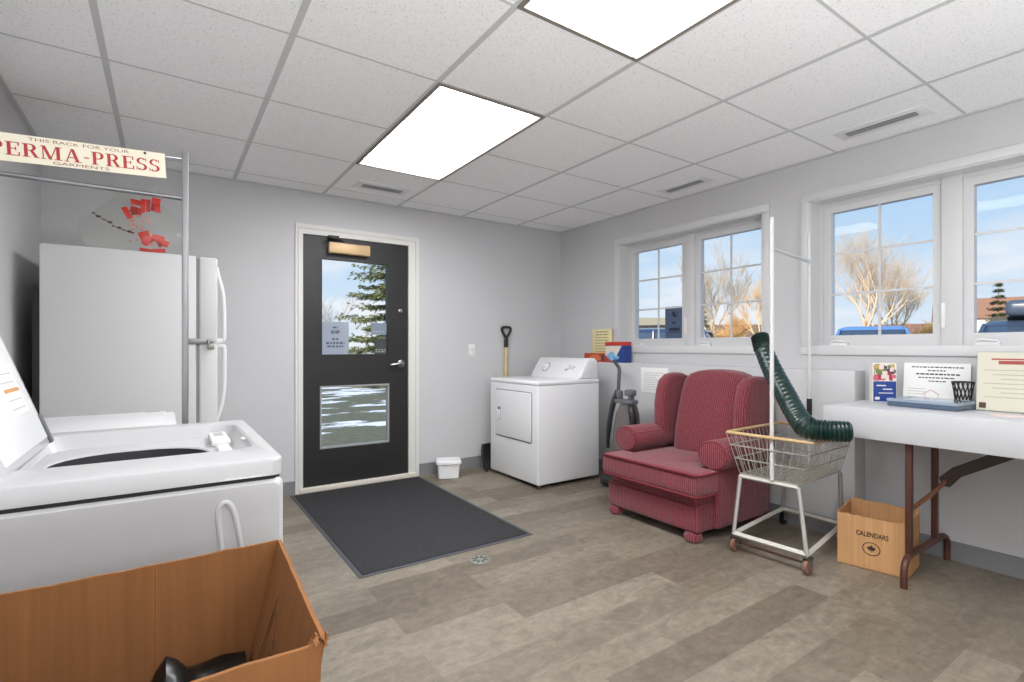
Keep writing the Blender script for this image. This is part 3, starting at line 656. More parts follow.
# ================================================================== green hose
hp = smooth_path([(2.885, 1.665, 1.175), (2.862, 1.63, 1.10), (2.815, 1.545, .97), (2.765, 1.455, .86), (2.705, 1.36, .755), (2.66, 1.285, .708), (2.690, 1.205, .700), (2.748, 1.136, .700)], 22)
rs = []
for i in range(len(hp)):
    u = i/(len(hp)-1)
    corr = .0045*math.sin(i*PI/2*1.0) if (u < .16 or u > .68) else .0016*math.sin(i*PI/2)
    rs.append((.053-.006*max(0, u-.7)/.3 if u > .3 else .045+.008*u/.3)+corr)
hs = thing('dryer_hose', 'dark green corrugated hose lying across the wire cart and leaning up', 'hose', (2.74, 1.40, .635))
m_hose = mat('hose_green', (15, 44, 38), 0.28, spec=.7)
# inner surface too: an open pipe
MB().tube(hp, rs, 20, cap=False).build('hose_wall', m_hose, hs, smooth=50)
for q_, r_q in ((hp[:6], rs[:6]), (hp[-6:], rs[-6:])): MB().tube(q_, [r-.008 for r in r_q], 20, cap=False).build('hose_inside', M_black, hs)
for q, i in ((hp, 0), (hp, -1)):
    c0 = hp[i]; d0 = (hp[1]-hp[0] if i == 0 else hp[-1]-hp[-2]).normalized(); u0 = d0.orthogonal().normalized(); w0 = d0.cross(u0)
    MB().tube([c0+(u0*math.cos(2*PI*k/20)+w0*math.sin(2*PI*k/20))*(rs[i]-.004) for k in range(20)], .0055, 6, closed=True).build('end_ring', m_hose, hs)

# ================================================================== folding table
tz = .812
tx0, ty1 = 2.815, 1.285
ft = thing('folding_table', 'white topped folding table with brown metal legs under the large window', 'table', (3.09, .35, 0))
MB().box(tx0, XR-.012, -.545, ty1, tz-.148, tz, .006, 2).build('tabletop', mat('table_white', (192, 192, 194), 0.5), ft)
M_leg = mat('brown_leg_metal', (88, 56, 46), 0.4, 0.3, spec=.5)
def legset(yl, sg):
    xa, xb = 2.878, 3.208
    m = MB()
    for xx in (xa, xb): MB().box(xx-.015, xx+.015, yl-.013, yl+.013, .135, tz-.14, .004).build('leg', M_leg, ft)
    MB().tube(smooth_path([(2.815, yl, 0.0), (2.815, yl, .075), (2.835, yl, .118), (2.885, yl, .138), (2.95, yl, .14), (3.10, yl, .14), (3.25, yl, .14), (3.315, yl, .138), (3.365, yl, .118), (3.382, yl, .075), (3.382, yl, 0)], 5), .0155, 8).build('foot_rail', M_leg, ft)
    # folding brace towards the middle of the table
    MB().tube([(2.885, yl, .345), (3.06, yl+sg*.03, .40), (3.12, yl+sg*.075, .475)], .010, 8).build('brace_rod', mat('brace_tan', (128, 84, 62), 0.45, .3), ft)
    MB().prism([(yl+sg*.055, .44), (yl+sg*.045, .478), (yl+sg*.095, .535), (yl+sg*.29, tz-.15), (yl+sg*.36, tz-.15), (yl+sg*.36, tz-.165), (yl+sg*.125, .495), (yl+sg*.085, .44)], 'x', 3.105, 3.137, .003, 1).build('brace_arm', mat('brace_dark', (70, 58, 52), 0.5, .3), ft)
legset(.935, -1); legset(-.22, 1)

# ================================================================== things on the table
th = thing('leaflet_box', 'small blue and floral brochure box standing at the table end near the window', 'brochure box', (3.27, 1.18, tz), rotz=.0)
def quadbox(base, z0, z1):
    m = MB(); m.loft([[(*p, z0) for p in base], [(*p, z1) for p in base]]); return m
# front edge from A to B (floor trace) with depth dvec
A, B = Vector((3.215, 1.212)), Vector((3.296, 1.128))
dv = Vector((.035, .030))
quadbox([A, B, B+dv, A+dv], tz, tz+.212).build('box_body', mat('leaflet_white', (232, 228, 218), 0.6), th)
fx = frame((A.x, A.y, tz), (B.x-A.x, B.y-A.y, 0), (0, 0, 1)); WW = (B-A).length
MB().box(.004, WW-.002, .002, .112, 0, .001, M=fx).build('blue_panel', mat('leaflet_blue', (36, 66, 140), 0.5), th)
m = MB(); rd = random.Random(4)
cols = [mat('flower_pink', (214, 96, 120), 0.6), mat('flower_red', (170, 46, 60), 0.6), mat('leaf_green', (110, 128, 70), 0.6), mat('flower_white', (232, 214, 206), 0.6), mat('flower_plum', (96, 60, 90), 0.6), mat('flower_ochre', (196, 160, 96), 0.6)]
for k in range(60):
    a, b2 = rd.uniform(.012, WW-.012), rd.uniform(.124, .198); r_ = rd.uniform(.006, .013)
    ci = rd.choice([0, 0, 1, 3, 4]) if b2 < .155 else rd.choice([2, 2, 5, 3, 4])
    m.box(a-r_, a+r_, b2-r_, b2+r_, 0, .0012+.00002*k, mi=ci, M=fx)
m.build('flower_print', cols, th)
m = MB()
for yy, x_0, x_1, h in ((.086, .02, .065, .006), (.066, .05, .095, .006), (.046, .03, .10, .004)): m.box(x_0, x_1, yy, yy+h, .001, .0016, M=fx)
m.prism([(.012, .012), (.03, .012), (.034, .022), (.022, .03), (.012, .024)], 'z', .001, .0016) if False else m.box(.012, .034, .012, .026, .001, .0016, M=fx)
m.build('leaflet_print', M_paper, th)

th = thing('table_sign', 'white paper sign with centred lines propped against the wall on the table', 'sign', (3.36, 1.06, tz))
sx, sy0_, sy1_ = 3.352, .836, 1.118
Ms = Matrix.Translation((sx, 0, tz)) @ Matrix.Rotation(.09, 4, 'Y') @ Matrix.Translation((-sx, 0, -tz))
MB().box(sx, sx+.003, sy0_, sy1_, tz+.001, tz+.215, M=Ms).build('sheet', M_paper, th)
m = MB(); rd = random.Random(9)
for z, h, hw in ((.190, .006, .105), (.172, .006, .035), (.152, .008, .085), (.134, .006, .075), (.116, .006, .03)):
    y = (sy0_+sy1_)/2+hw
    while y > (sy0_+sy1_)/2-hw:
        w = rd.uniform(.008, .02); m.box(sx-.0006, sx, y-w, y, tz+z, tz+z+h, M=Ms); y -= w+.004
m.build('print', M_ink, th)
m = MB()
for k in range(3): m.box(sx-.0006, sx, sy1_-.10, sy1_-.02, tz+.075-.014*k, tz+.078-.014*k, M=Ms)
m.build('faint_print', mat('print_faint', (190, 188, 186), 0.8), th)
m = MB().tube([Ms @ Vector((sx-.001, 1.03, tz+.05)), Ms @ Vector((sx-.001, .995, tz+.072)), Ms @ Vector((sx-.001, .96, tz+.05))], .0018, 4).tube([Ms @ Vector((sx-.001, 1.02, tz+.05)), Ms @ Vector((sx-.001, 1.02, tz+.015)), Ms @ Vector((sx-.001, .965, tz+.015)), Ms @ Vector((sx-.001, .965, tz+.05))], .0012, 4)
m.build('house_drawing', mat('print_pink', (206, 150, 140), 0.8), th)

th = thing('pencil_cup', 'dark mesh pencil cup standing in front of the white paper sign', 'cup', (3.29, .846, tz))
m = MB(); cx, cy = 3.29, .846; n = 14
for k in range(n):
    a = 2*PI*k/n
    for s_ in (-1, 1):
        pts = [(cx+(.030+.014*u*u)*math.cos(a+s_*u*.8), cy+(.030+.014*u*u)*math.sin(a+s_*u*.8), tz+.125*u) for u in (0, .33, .66, 1)]
        m.tube(pts, .0022, 4, cap=False)
for u in (0, 1): m.tube([(cx+(.030+.014*u)*math.cos(2*PI*k/n), cy+(.030+.014*u)*math.sin(2*PI*k/n), tz+.003+.122*u) for k in range(n)], .003, 5, closed=True)
m.lathe([(0, 0), (.03, 0), (.03, .003), (0, .003)], (cx, cy, tz), 'z', 20)
m.build('mesh_cup', mat('dark_mesh', (52, 50, 54), 0.5, .4), th)

th = thing('flat_case', 'flat clear blue plastic case lying on the white table', 'case', (3.14, .93, tz))
M_case = mat('case_blue', (146, 158, 174), 0.15, spec=.7, coat=.5); M_cased = mat('case_dark_blue', (78, 94, 114), 0.2)
q = [Vector((3.055, 1.085)), Vector((3.018, .800)), Vector((3.238, .780)), Vector((3.262, 1.068))]
quadbox(q, tz+.003, tz+.028).build('case_base', M_cased, th)
c0 = sum(q, Vector((0, 0)))/4
quadbox([c0+(p-c0)*1.02 for p in q], tz+.026, tz+.040).build('case_lid', M_case, th)
m = MB(); rd = random.Random(12)
for k in range(16):
    a, b2 = rd.uniform(.08, .9), rd.uniform(.1, .9); p_ = q[0].lerp(q[1], a).lerp(q[3].lerp(q[2], a), b2); m.box(p_.x-.02, p_.x+.02, p_.y-.014, p_.y+.014, tz+.0398, tz+.0405)
m.build('case_pattern', mat('case_pale', (168, 188, 208), 0.3), th)

th = thing('paper_holder', 'clear upright holder with a printed notice at the photo\'s right edge of the table', 'sign holder', (3.25, .70, tz))
hx = 3.20; Mh = Matrix.Translation((hx, .77, tz)) @ Matrix.Rotation(.10, 4, 'Y') @ Matrix.Translation((-hx, -.77, -tz))
MB().box(hx, hx+.004, .47, .775, tz+.003, tz+.275, M=Mh).build('printed_sheet', mat('sheet_cream', (226, 218, 200), 0.75), th)
MB().box(hx-.02, hx+.09, .465, .78, tz, tz+.003).box(hx-.003, hx-.001, .465, .78, tz+.002, tz+.28, M=Mh).build('clear_stand', glassmat('acrylic', (.96, .97, .97)), th)
m = MB(); m.box(hx-.0008, hx, .48, .725, tz+.240, tz+.247, M=Mh).box(hx-.0008, hx, .48, .70, tz+.220, tz+.236, M=Mh); m.build('red_heading', mat('heading_red', (178, 84, 76), 0.7), th)
m = MB()
for k in range(7): m.box(hx-.0008, hx, .50, .75-.03*(k % 3), tz+.190-.021*k, tz+.194-.021*k, M=Mh)
m.build('print', mat('print_tan', (190, 184, 172), 0.8), th)
MB().box(hx-.0008, hx, .74, .765, tz+.012, tz+.038, M=Mh).build('dark_stamp', mat('stamp_brown', (96, 70, 60), 0.8), th)
MB().lathe([(0, 0), (.055, 0), (.055, .003), (0, .003)], (3.02, .63, tz), 'z', 24).build('paper_disc', mat('disc_pink', (226, 206, 200), 0.7), base=(3.02, .63, tz), label='flat pale disc lying at the front edge of the white table', category='coaster')

# ================================================================== calendars carton
P = [Vector((2.878, 1.243)), Vector((2.930, .957)), Vector((3.165, .985)), Vector((3.125, 1.285))]
bx = thing('calendar_box', 'small open brown carton under the table beside the wire cart', 'carton', (3.02, 1.12, 0))
hb = .262
def carton(P, h0, tk, outm, name_prefix, root):
    c0 = sum(P, Vector((0, 0)))/len(P)
    for i in range(4):
        a, b2 = P[i], P[(i+1) % 4]; ia, ib = a+(c0-a)*tk, b2+(c0-b2)*tk
        nn = 14; loA = []; 
        top = []
        for k in range(nn+1):
            t_ = k/nn; top.append(h0[i]+(random.uniform(-.006, .006)))
        loops = []
        for k in range(nn+1):
            t_ = k/nn; o_ = a.lerp(b2, t_); n_ = ia.lerp(ib, t_)
            loops.append([(o_.x, o_.y, 0.001), (o_.x, o_.y, top[k]), (n_.x, n_.y, top[k]), (n_.x, n_.y, 0.001)])
        MB().loft(loops).build('side_panel', outm, root)
    MB().loft([[(*p, .001) for p in P], [(*p, .006) for p in P]]).build('bottom_panel', outm, root)
carton(P, [.262, .275, .285, .27], .035, M_card2, 'x', bx)
a, b2 = P[0], P[1]; du = Vector((b2.x-a.x, b2.y-a.y, 0)); Lw = du.length; du.normalize()
nx = du.cross(Vector((0, 0, 1)))
fmx = frame(Vector((a.x, a.y, 0))+nx*.0016, du, (0, 0, 1))
ink = mat('carton_ink', (54, 38, 32), 0.8)
tm = text_mesh('CALENDARS', .040, weight=.0007)
MB().mesh(tm, fmx @ Matrix.Translation((Lw*.51, .165, 0)) @ Matrix.Diagonal((.60, .86, 1, 1))).build('lettering', ink, bx)
leafp = [(0, 1), (.16, .66), (.36, .76), (.28, .30), (.50, .52), (.56, .40), (.86, .44), (.76, .18), (.90, .08), (.48, -.28), (.52, -.42), (.06, -.36), (.06, -.80), (-.06, -.80), (-.06, -.36), (-.52, -.42), (-.48, -.28), (-.90, .08), (-.76, .18), (-.86, .44), (-.56, .40), (-.50, .52), (-.28, .30), (-.36, .76), (-.16, .66)]
m = MB(); b = bmesh.new(); vs = [b.verts.new((px*.021, py*.021, 0)) for px, py in leafp]; cv = b.verts.new((0, 0, 0))
for k in range(len(vs)): b.faces.new((cv, vs[k], vs[(k+1) % len(vs)]))
b.transform(fmx @ Matrix.Translation((Lw*.50, .107, 0))); m._merge(b)
ring = [fmx @ Vector((Lw*.50+.036*math.cos(2*PI*k/28), .107+.031*math.sin(2*PI*k/28), 0)) for k in range(28)]
m.tube(ring, .0016, 4, closed=True)
m.build('leaf_emblem', ink, bx)

# ================================================================== open washing machine
M_wash = mat('washer_enamel_shaded', (186, 186, 187), 0.3, coat=0.3)  # white enamel greyed all over to stand in for shade on the near side
ws = thing('washing_machine', 'white top loading washing machine with its lid standing open', 'washing machine', (-.155, 1.355, 0))
wx0, wx1, wy0, wy1 = -.50, .187, 1.055, 1.658
def rl(x0, x1, y0, y1, r, z, n=8): return [(a, b, z) for a, b in rrect((x0+x1)/2, (y0+y1)/2, (x1-x0)/2, (y1-y0)/2, r, n)]
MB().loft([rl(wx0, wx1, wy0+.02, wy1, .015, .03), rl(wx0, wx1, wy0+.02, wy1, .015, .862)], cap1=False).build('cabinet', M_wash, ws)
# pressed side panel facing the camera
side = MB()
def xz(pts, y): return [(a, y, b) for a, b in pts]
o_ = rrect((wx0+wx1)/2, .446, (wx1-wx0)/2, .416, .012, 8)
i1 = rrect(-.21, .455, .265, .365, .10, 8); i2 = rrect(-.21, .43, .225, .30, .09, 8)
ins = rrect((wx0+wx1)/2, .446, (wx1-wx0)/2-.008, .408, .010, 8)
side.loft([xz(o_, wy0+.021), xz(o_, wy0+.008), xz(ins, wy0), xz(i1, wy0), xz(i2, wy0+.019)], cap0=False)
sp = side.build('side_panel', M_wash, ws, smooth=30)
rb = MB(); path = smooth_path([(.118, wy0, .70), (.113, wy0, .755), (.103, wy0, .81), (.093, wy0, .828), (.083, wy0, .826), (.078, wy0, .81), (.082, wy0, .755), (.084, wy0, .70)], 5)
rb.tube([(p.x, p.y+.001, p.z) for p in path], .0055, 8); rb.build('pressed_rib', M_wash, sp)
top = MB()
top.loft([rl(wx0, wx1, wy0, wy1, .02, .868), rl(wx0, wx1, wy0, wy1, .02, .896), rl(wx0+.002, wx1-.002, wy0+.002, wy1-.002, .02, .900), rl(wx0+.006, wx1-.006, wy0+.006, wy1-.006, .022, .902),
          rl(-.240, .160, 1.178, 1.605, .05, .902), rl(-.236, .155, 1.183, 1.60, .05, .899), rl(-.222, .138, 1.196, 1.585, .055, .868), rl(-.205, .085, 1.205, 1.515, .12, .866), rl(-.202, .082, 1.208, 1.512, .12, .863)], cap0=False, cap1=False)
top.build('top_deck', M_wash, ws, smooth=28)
MB().loft([rl(wx0+.004, wx1-.004, wy0+.006, wy1-.004, .015, .860), rl(wx0+.004, wx1-.004, wy0+.006, wy1-.004, .015, .870)], cap0=False, cap1=False).build('top_seam', M_gap, ws)
tu = MB(); cx, cy = -.06, 1.36
lp = [rl(-.2025, .0825, 1.2075, 1.5125, .12, .8625), rl(-.205, .085, 1.2055, 1.5145, .12, .84), rl(-.26, .14, 1.16, 1.56, .19, .80), rl(-.26, .14, 1.16, 1.56, .19, .40), rl(-.20, .08, 1.22, 1.50, .13, .37)]
tu.loft(lp, cap0=False)
drum = tu.build('wash_drum', M_tub, ws)
MB().lathe([(0, .37), (.11, .37), (.06, .42), (.035, .50), (.03, .70), (.02, .72), (0, .72)], (cx, cy, 0), 'z', 16).build('agitator', M_grey, drum)
d = MB(); d.box(.092, .134, 1.44, 1.575, .866, .884, .006).box(.10, .128, 1.30, 1.42, .866, .876, .005)
dd = d.build('bleach_dispenser', M_white2, ws)
MB().box(.102, .124, 1.50, 1.56, .8835, .8845).build('dispenser_slot', mat('slot_light_grey', (168, 168, 168), 0.5), dd)
m = MB(); m.box(.142, .150, 1.30, 1.33, .9015, .9025).box(.166, .170, 1.20, 1.27, .9015, .9025); m.build('deck_print', mat('print_faint', (190, 188, 186), 0.8), ws)
# the open lid, hinged at the back edge of the deck
al = math.radians(71); hxp, hzp = -.212, .892; ll = .375
Ml = Matrix.Translation((hxp, 0, hzp)) @ Matrix.Rotation(-(PI-al-PI/2+PI/2) if False else 0, 4, 'Y')
ux_ = Vector((-math.cos(al), 0, math.sin(al))); nx_ = Vector((-math.sin(al), 0, -math.cos(al)))   # up along the lid; outwards (back)
Ml = Matrix.Identity(4)
for i in range(3):
    Ml[i][0] = ux_[i]; Ml[i][1] = (0, 1, 0)[i]; Ml[i][2] = nx_[i]; Ml[i][3] = (hxp, 0, hzp)[i]
lid = MB()
lid.box(0, ll, 1.135, 1.548, 0, .026, .009, 3, M=Ml)
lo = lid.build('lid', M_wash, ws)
MB().box(.02, ll-.02, 1.16, 1.508, -.004, .002, .003, M=Ml).build('lid_liner', M_white2, lo)
MB().box(.004, .072, 1.520, 1.540, -.006, .003, .003, M=Ml).build('hinge_pad', M_grey, lo)
lb_ = MB().box(.09, .19, 1.33, 1.455, -.0048, -.0042, M=Ml).build('warning_label', M_paper, lo)
MB().box(.135, .143, 1.34, 1.45, -.0053, -.0047, M=Ml).build('label_stripe', mat('label_orange', (200, 146, 92), 0.7), lb_)
m = MB()
for k in (0, 1, 3, 4): m.box(.10+.018*k, .103+.018*k, 1.34, 1.445, -.0053, -.0047, M=Ml)
m.build('label_print', mat('print_faint', (190, 188, 186), 0.8), lb_)
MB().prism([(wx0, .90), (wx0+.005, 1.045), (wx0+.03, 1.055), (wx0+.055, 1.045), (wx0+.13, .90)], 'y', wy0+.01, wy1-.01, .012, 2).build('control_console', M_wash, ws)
for x in (wx0+.06, wx1-.06):
    for y in (wy0+.07, wy1-.06): MB().lathe([(0, 0), (.022, 0), (.022, .012), (.012, .015), (.012, .032), (0, .032)], (x, y, 0), 'z', 12).build('foot', M_grey, ws)

# ================================================================== closed machine behind it
w2 = thing('washing_machine', 'white laundry machine with closed flat top between open washer and refrigerator', 'washing machine', (-.26, 2.075, 0))
a0, a1, b0, b1 = -.55, .028, 1.80, 2.31
MB().box(a0, a1, b0, b1, .03, .832, .012, 3).build('cabinet', M_white, w2)
MB().box(a0+.004, a1-.004, b0+.004, b1-.004, .828, .842).build('top_seam', M_gap, w2)
MB().box(a0, a1+.002, b0, b1, .838, .868, .010, 3).build('top_deck', M_white, w2)
l2 = MB().box(-.40, .002, b0+.03, b1-.03, .862, .876, .007, 3).build('lid', M_white, w2)
MB().box(-.06, -.02, 2.262, 2.270, .8755, .8765).build('lid_mark', M_grey, l2)
MB().prism([(a0, .86), (a0+.005, .975), (a0+.03, .985), (a0+.05, .975), (a0+.12, .865)], 'y', b0+.01, b1-.01, .012, 2).build('control_console', M_white, w2)
for x in (a0+.06, a1-.06):
    for y in (b0+.06, b1-.06): MB().lathe([(0, 0), (.022, 0), (.022, .012), (.012, .015), (.012, .032), (0, .032)], (x, y, 0), 'z', 12).build('foot', M_grey, w2)

# ================================================================== refrigerator
rf = thing('refrigerator', 'white top freezer refrigerator with a hasp and padlock on its door', 'refrigerator', (-.14, 3.745, 0))
M_fridge = mat('fridge_white', (208, 208, 208), 0.45, bump=.05, bs=500)
ry0, ry1, rz1 = 3.39, 4.085, 1.627
MB().box(-.516, .143, ry0, ry1, .03, rz1, .008, 2).build('cabinet', M_fridge, rf)
MB().box(.138, .160, ry0+.012, ry1-.012, .05, rz1-.012).build('door_gasket', mat('gasket_grey', (150, 150, 151), 0.6), rf)
fz = MB().box(.157, .248, ry0, ry1, 1.142, rz1-.003, .010, 3).build('freezer_door', M_fridge, rf)
fd = MB().box(.157, .248, ry0, ry1, .09, 1.130, .010, 3).build('fridge_door', M_fridge, rf)
hy = ry0+.035
MB().tube(smooth_path([(.244, hy, 1.575), (.252, hy, 1.53), (.270, hy, 1.46), (.281, hy, 1.38), (.284, hy, 1.25), (.283, hy, 1.165), (.272, hy, 1.152), (.246, hy, 1.150)], 5), .0115, 10).build('door_handle', M_white2, fz)
MB().tube(smooth_path([(.246, hy, 1.118), (.272, hy, 1.118), (.284, hy, 1.105), (.286, hy, 1.0), (.284, hy, .88), (.272, hy, .78), (.252, hy, .71), (.244, hy, .68)], 5), .0115, 10).build('door_handle', M_white2, fd)
MB().box(.085, .215, ry0-.006, ry0, 1.128, 1.160, .002).box(.195, .225, ry0-.018, ry0-.004, 1.134, 1.158, .002).build('lock_hasp', M_steel, rf)
MB().box(.235, .275, ry0+.01, ry0+.018, 1.137, 1.146).build('hasp_strap', M_white2, rf)
m = MB()
for k in range(13): m.tube([(-.535, 3.44, .30+.085*k), (-.535, 4.03, .30+.085*k)], .004, 6)
for k in range(24): m.tube([(-.541, 3.45+.025*k, .28), (-.541, 3.45+.025*k, 1.36)], .0022, 5)
m.box(-.548, -.516, 3.425, 3.44, .25, 1.42, .002).box(-.548, -.516, 4.03, 4.045, .25, 1.42, .002)
m.build('condenser_coil', M_black, rf)
for x in (-.45, .10):
    for y in (3.45, 4.02): MB().lathe([(0, 0), (.02, 0), (.02, .032), (0, .032)], (x, y, 0), 'z', 12).build('foot', M_black, rf)
pk = thing('padlock', 'small metal padlock hanging from the hasp on the refrigerator', 'padlock', (.213, ry0-.022, 1.105))
MB().box(.198, .230, ry0-.032, ry0-.018, 1.098, 1.130, .004).build('lock_body', mat('padlock_metal', (160, 156, 146), 0.35, .8), pk)
MB().tube(smooth_path([(.204, ry0-.025, 1.128), (.204, ry0-.025, 1.142), (.214, ry0-.025, 1.150), (.224, ry0-.025, 1.142), (.224, ry0-.025, 1.128)], 4), .003, 6).build('shackle', M_chrome, pk)

# ================================================================== gift basket in cellophane on the refrigerator
gb = thing('gift_basket', 'red ribbon decoration wrapped in clear cellophane on top of the refrigerator', 'decoration', (-.10, 3.56, rz1))
M_rib = mat('ribbon_red', (206, 40, 28), 0.4); M_rib2 = mat('ribbon_dark_red', (150, 26, 22), 0.45); M_pinkt = mat('tinsel_highlight_pink', (222, 150, 140), 0.35)
def ribbon(c, w, h, ang, mi, m, bend=.35):
    # a short folded strip with thickness, curled along its length
    c = Vector(c); ca, sa = math.cos(ang), math.sin(ang); lo = []
    for k in range(7):
        u = -.5+k/6; y = bend*h*(u*u-.1)
        q = c+Vector((sa*u*h, y, ca*u*h)); s_ = Vector((ca*w/2, 0, -sa*w/2)); tn = Vector((0, .003, 0))
        lo.append([q-s_, q+s_, q+s_+tn, q-s_+tn])
    m.loft(lo, mi)
rd = random.Random(21)
m = MB()
for (u, v, w, h, an, mi) in ((127, 213, .028, .065, -.5, 0), (136, 202, .05, .03, .1, 0), (136, 210, .055, .035, .3, 0), (134, 212, .03, .03, -.3, 1), (143, 206, .022, .075, .05, 0), (148, 205, .02, .07, .0, 0), (153, 205, .018, .06, .1, 1), (156, 201, .04, .035, .2, 0), (157, 208, .03, .05, -.1, 0), (145, 237, .05, .06, -.4, 0), (147, 241, .03, .06, .5, 0), (158, 239, .06, .04, .2, 0), (160, 242, .035, .05, -.5, 1), (165, 244, .035, .035, .4, 0), (146, 250, .06, .022, .1, 0), (159, 251, .06, .022, -.1, 0), (150, 240, .03, .03, .8, 1)):
    zc = .5613*0+3.55   # plane of the bow
    a = (u-512)/510.87; b_ = (347.33-v)/510.87
    dx_, dy_ = .8276*a+.5613, -.5613*a+.8276
    t_ = 3.52/dy_
    ribbon((dx_*t_, 3.52+rd.uniform(-.02, .02), 1.11+b_*t_), w, h, an, mi, m)
m.build('ribbon_bow', [M_rib, M_rib2], gb)
m = MB()
for k in range(34):
    z = rd.uniform(1.68, 1.86); x = -.12+rd.uniform(-.05, .06)
    m.box(x-.006, x+.006, 3.53, 3.535, z-.006, z+.006)
m.build('tinsel_highlights', M_pinkt, gb);  # pale tinsel flecks put in for the highlights on the red ribbon
m = MB(); bead = [(-.32, 1.83), (-.30, 1.815), (-.275, 1.80), (-.25, 1.79), (-.235, 1.77), (-.21, 1.765), (-.19, 1.755), (-.165, 1.75), (-.15, 1.745)]
for k, (x, z) in enumerate(bead): m.ball((x, 3.52, z), .008 if k % 2 else .005, sc=(1.5, 1, .8), u=8, v=6)
m.tube([(x, 3.522, z) for x, z in bead], .0015, 4)
m.build('bead_string', mat('bead_brown', (96, 70, 58), 0.4), gb)
# the wrap: a thin gathered film
film = bpy.data.materials.new('cellophane'); film.use_nodes = True; t = film.node_tree; t.nodes.clear()
o = N(t, 'ShaderNodeOutputMaterial'); a = N(t, 'ShaderNodeBsdfTransparent'); a.inputs[0].default_value = (.975, .98, .965, 1); df = N(t, 'ShaderNodeBsdfGlossy'); df.inputs['Roughness'].default_value = .25; df.inputs[0].default_value = (.8, .82, .76, 1)
s = N(t, 'ShaderNodeMixShader'); s.inputs[0].default_value = .03; L(t, a.outputs[0], s.inputs[1]); L(t, df.outputs[0], s.inputs[2]); L(t, s.outputs[0], o.inputs[0])
lo = []
for z, rx, ry in ((rz1+.002, .22, .11), (1.70, .26, .115), (1.78, .25, .11), (1.88, .16, .08), (1.95, .09, .05), (2.02, .14, .07)):
    lo.append([(-.13+rx*math.cos(2*PI*k/30)*(1+.05*math.sin(k*2.5)), 3.56+ry*math.sin(2*PI*k/30)*(1+.08*math.sin(k*1.7)), z+.01*math.sin(k*2.1)*(z > 2)) for k in range(30)])
MB().loft(lo, cap0=False, cap1=False).build('cellophane_wrap', film, gb, smooth=25)

# ================================================================== garment rack and its sign
rk = thing('garment_rack', 'chrome garment rack whose square post rises behind the open washer', 'garment rack', (-.16, 1.728, 0))
ry = 1.728; kx = ry/1.69
M_rack = mat('rack_chrome', (132, 132, 134), 0.3, .9)
px_ = .046
MB().box(px_-.008, px_+.008, ry-.0085, ry+.0085, .0, 1.667, .002).build('post', M_rack, rk)
MB().box(-.425, -.40, ry-.0085, ry+.0085, .0, 1.667, .002).build('post', M_rack, rk)
MB().tube([(-.412, ry, 1.533), (px_, ry, 1.533)], .0062, 10).build('hanging_bar', M_rack, rk)
MB().tube([(-.412, ry, 1.624), (px_, ry, 1.647)], .0035, 8).build('top_rod', M_rack, rk)
MB().box(-.40, px_-.0125, ry-.01, ry+.01, .02, .04, .003).build('foot_bar', M_rack, rk)
sg = thing('rack_sign', 'cream sign reading PERMA-PRESS hanging from the top rod of the garment rack', 'sign', (-.19, ry-.006, 1.61))
M_sign = mat('sign_cream', (214, 207, 186), 0.6); M_sred = mat('sign_red', (158, 40, 44), 0.6); M_sink = mat('sign_grey_ink', (128, 88, 82), 0.7)
Msg = Matrix.Translation((-.002, ry-.0125, 1.647)) @ Matrix.Rotation(-.052, 4, 'Y') @ Matrix.Rotation(PI/2, 4, 'X')
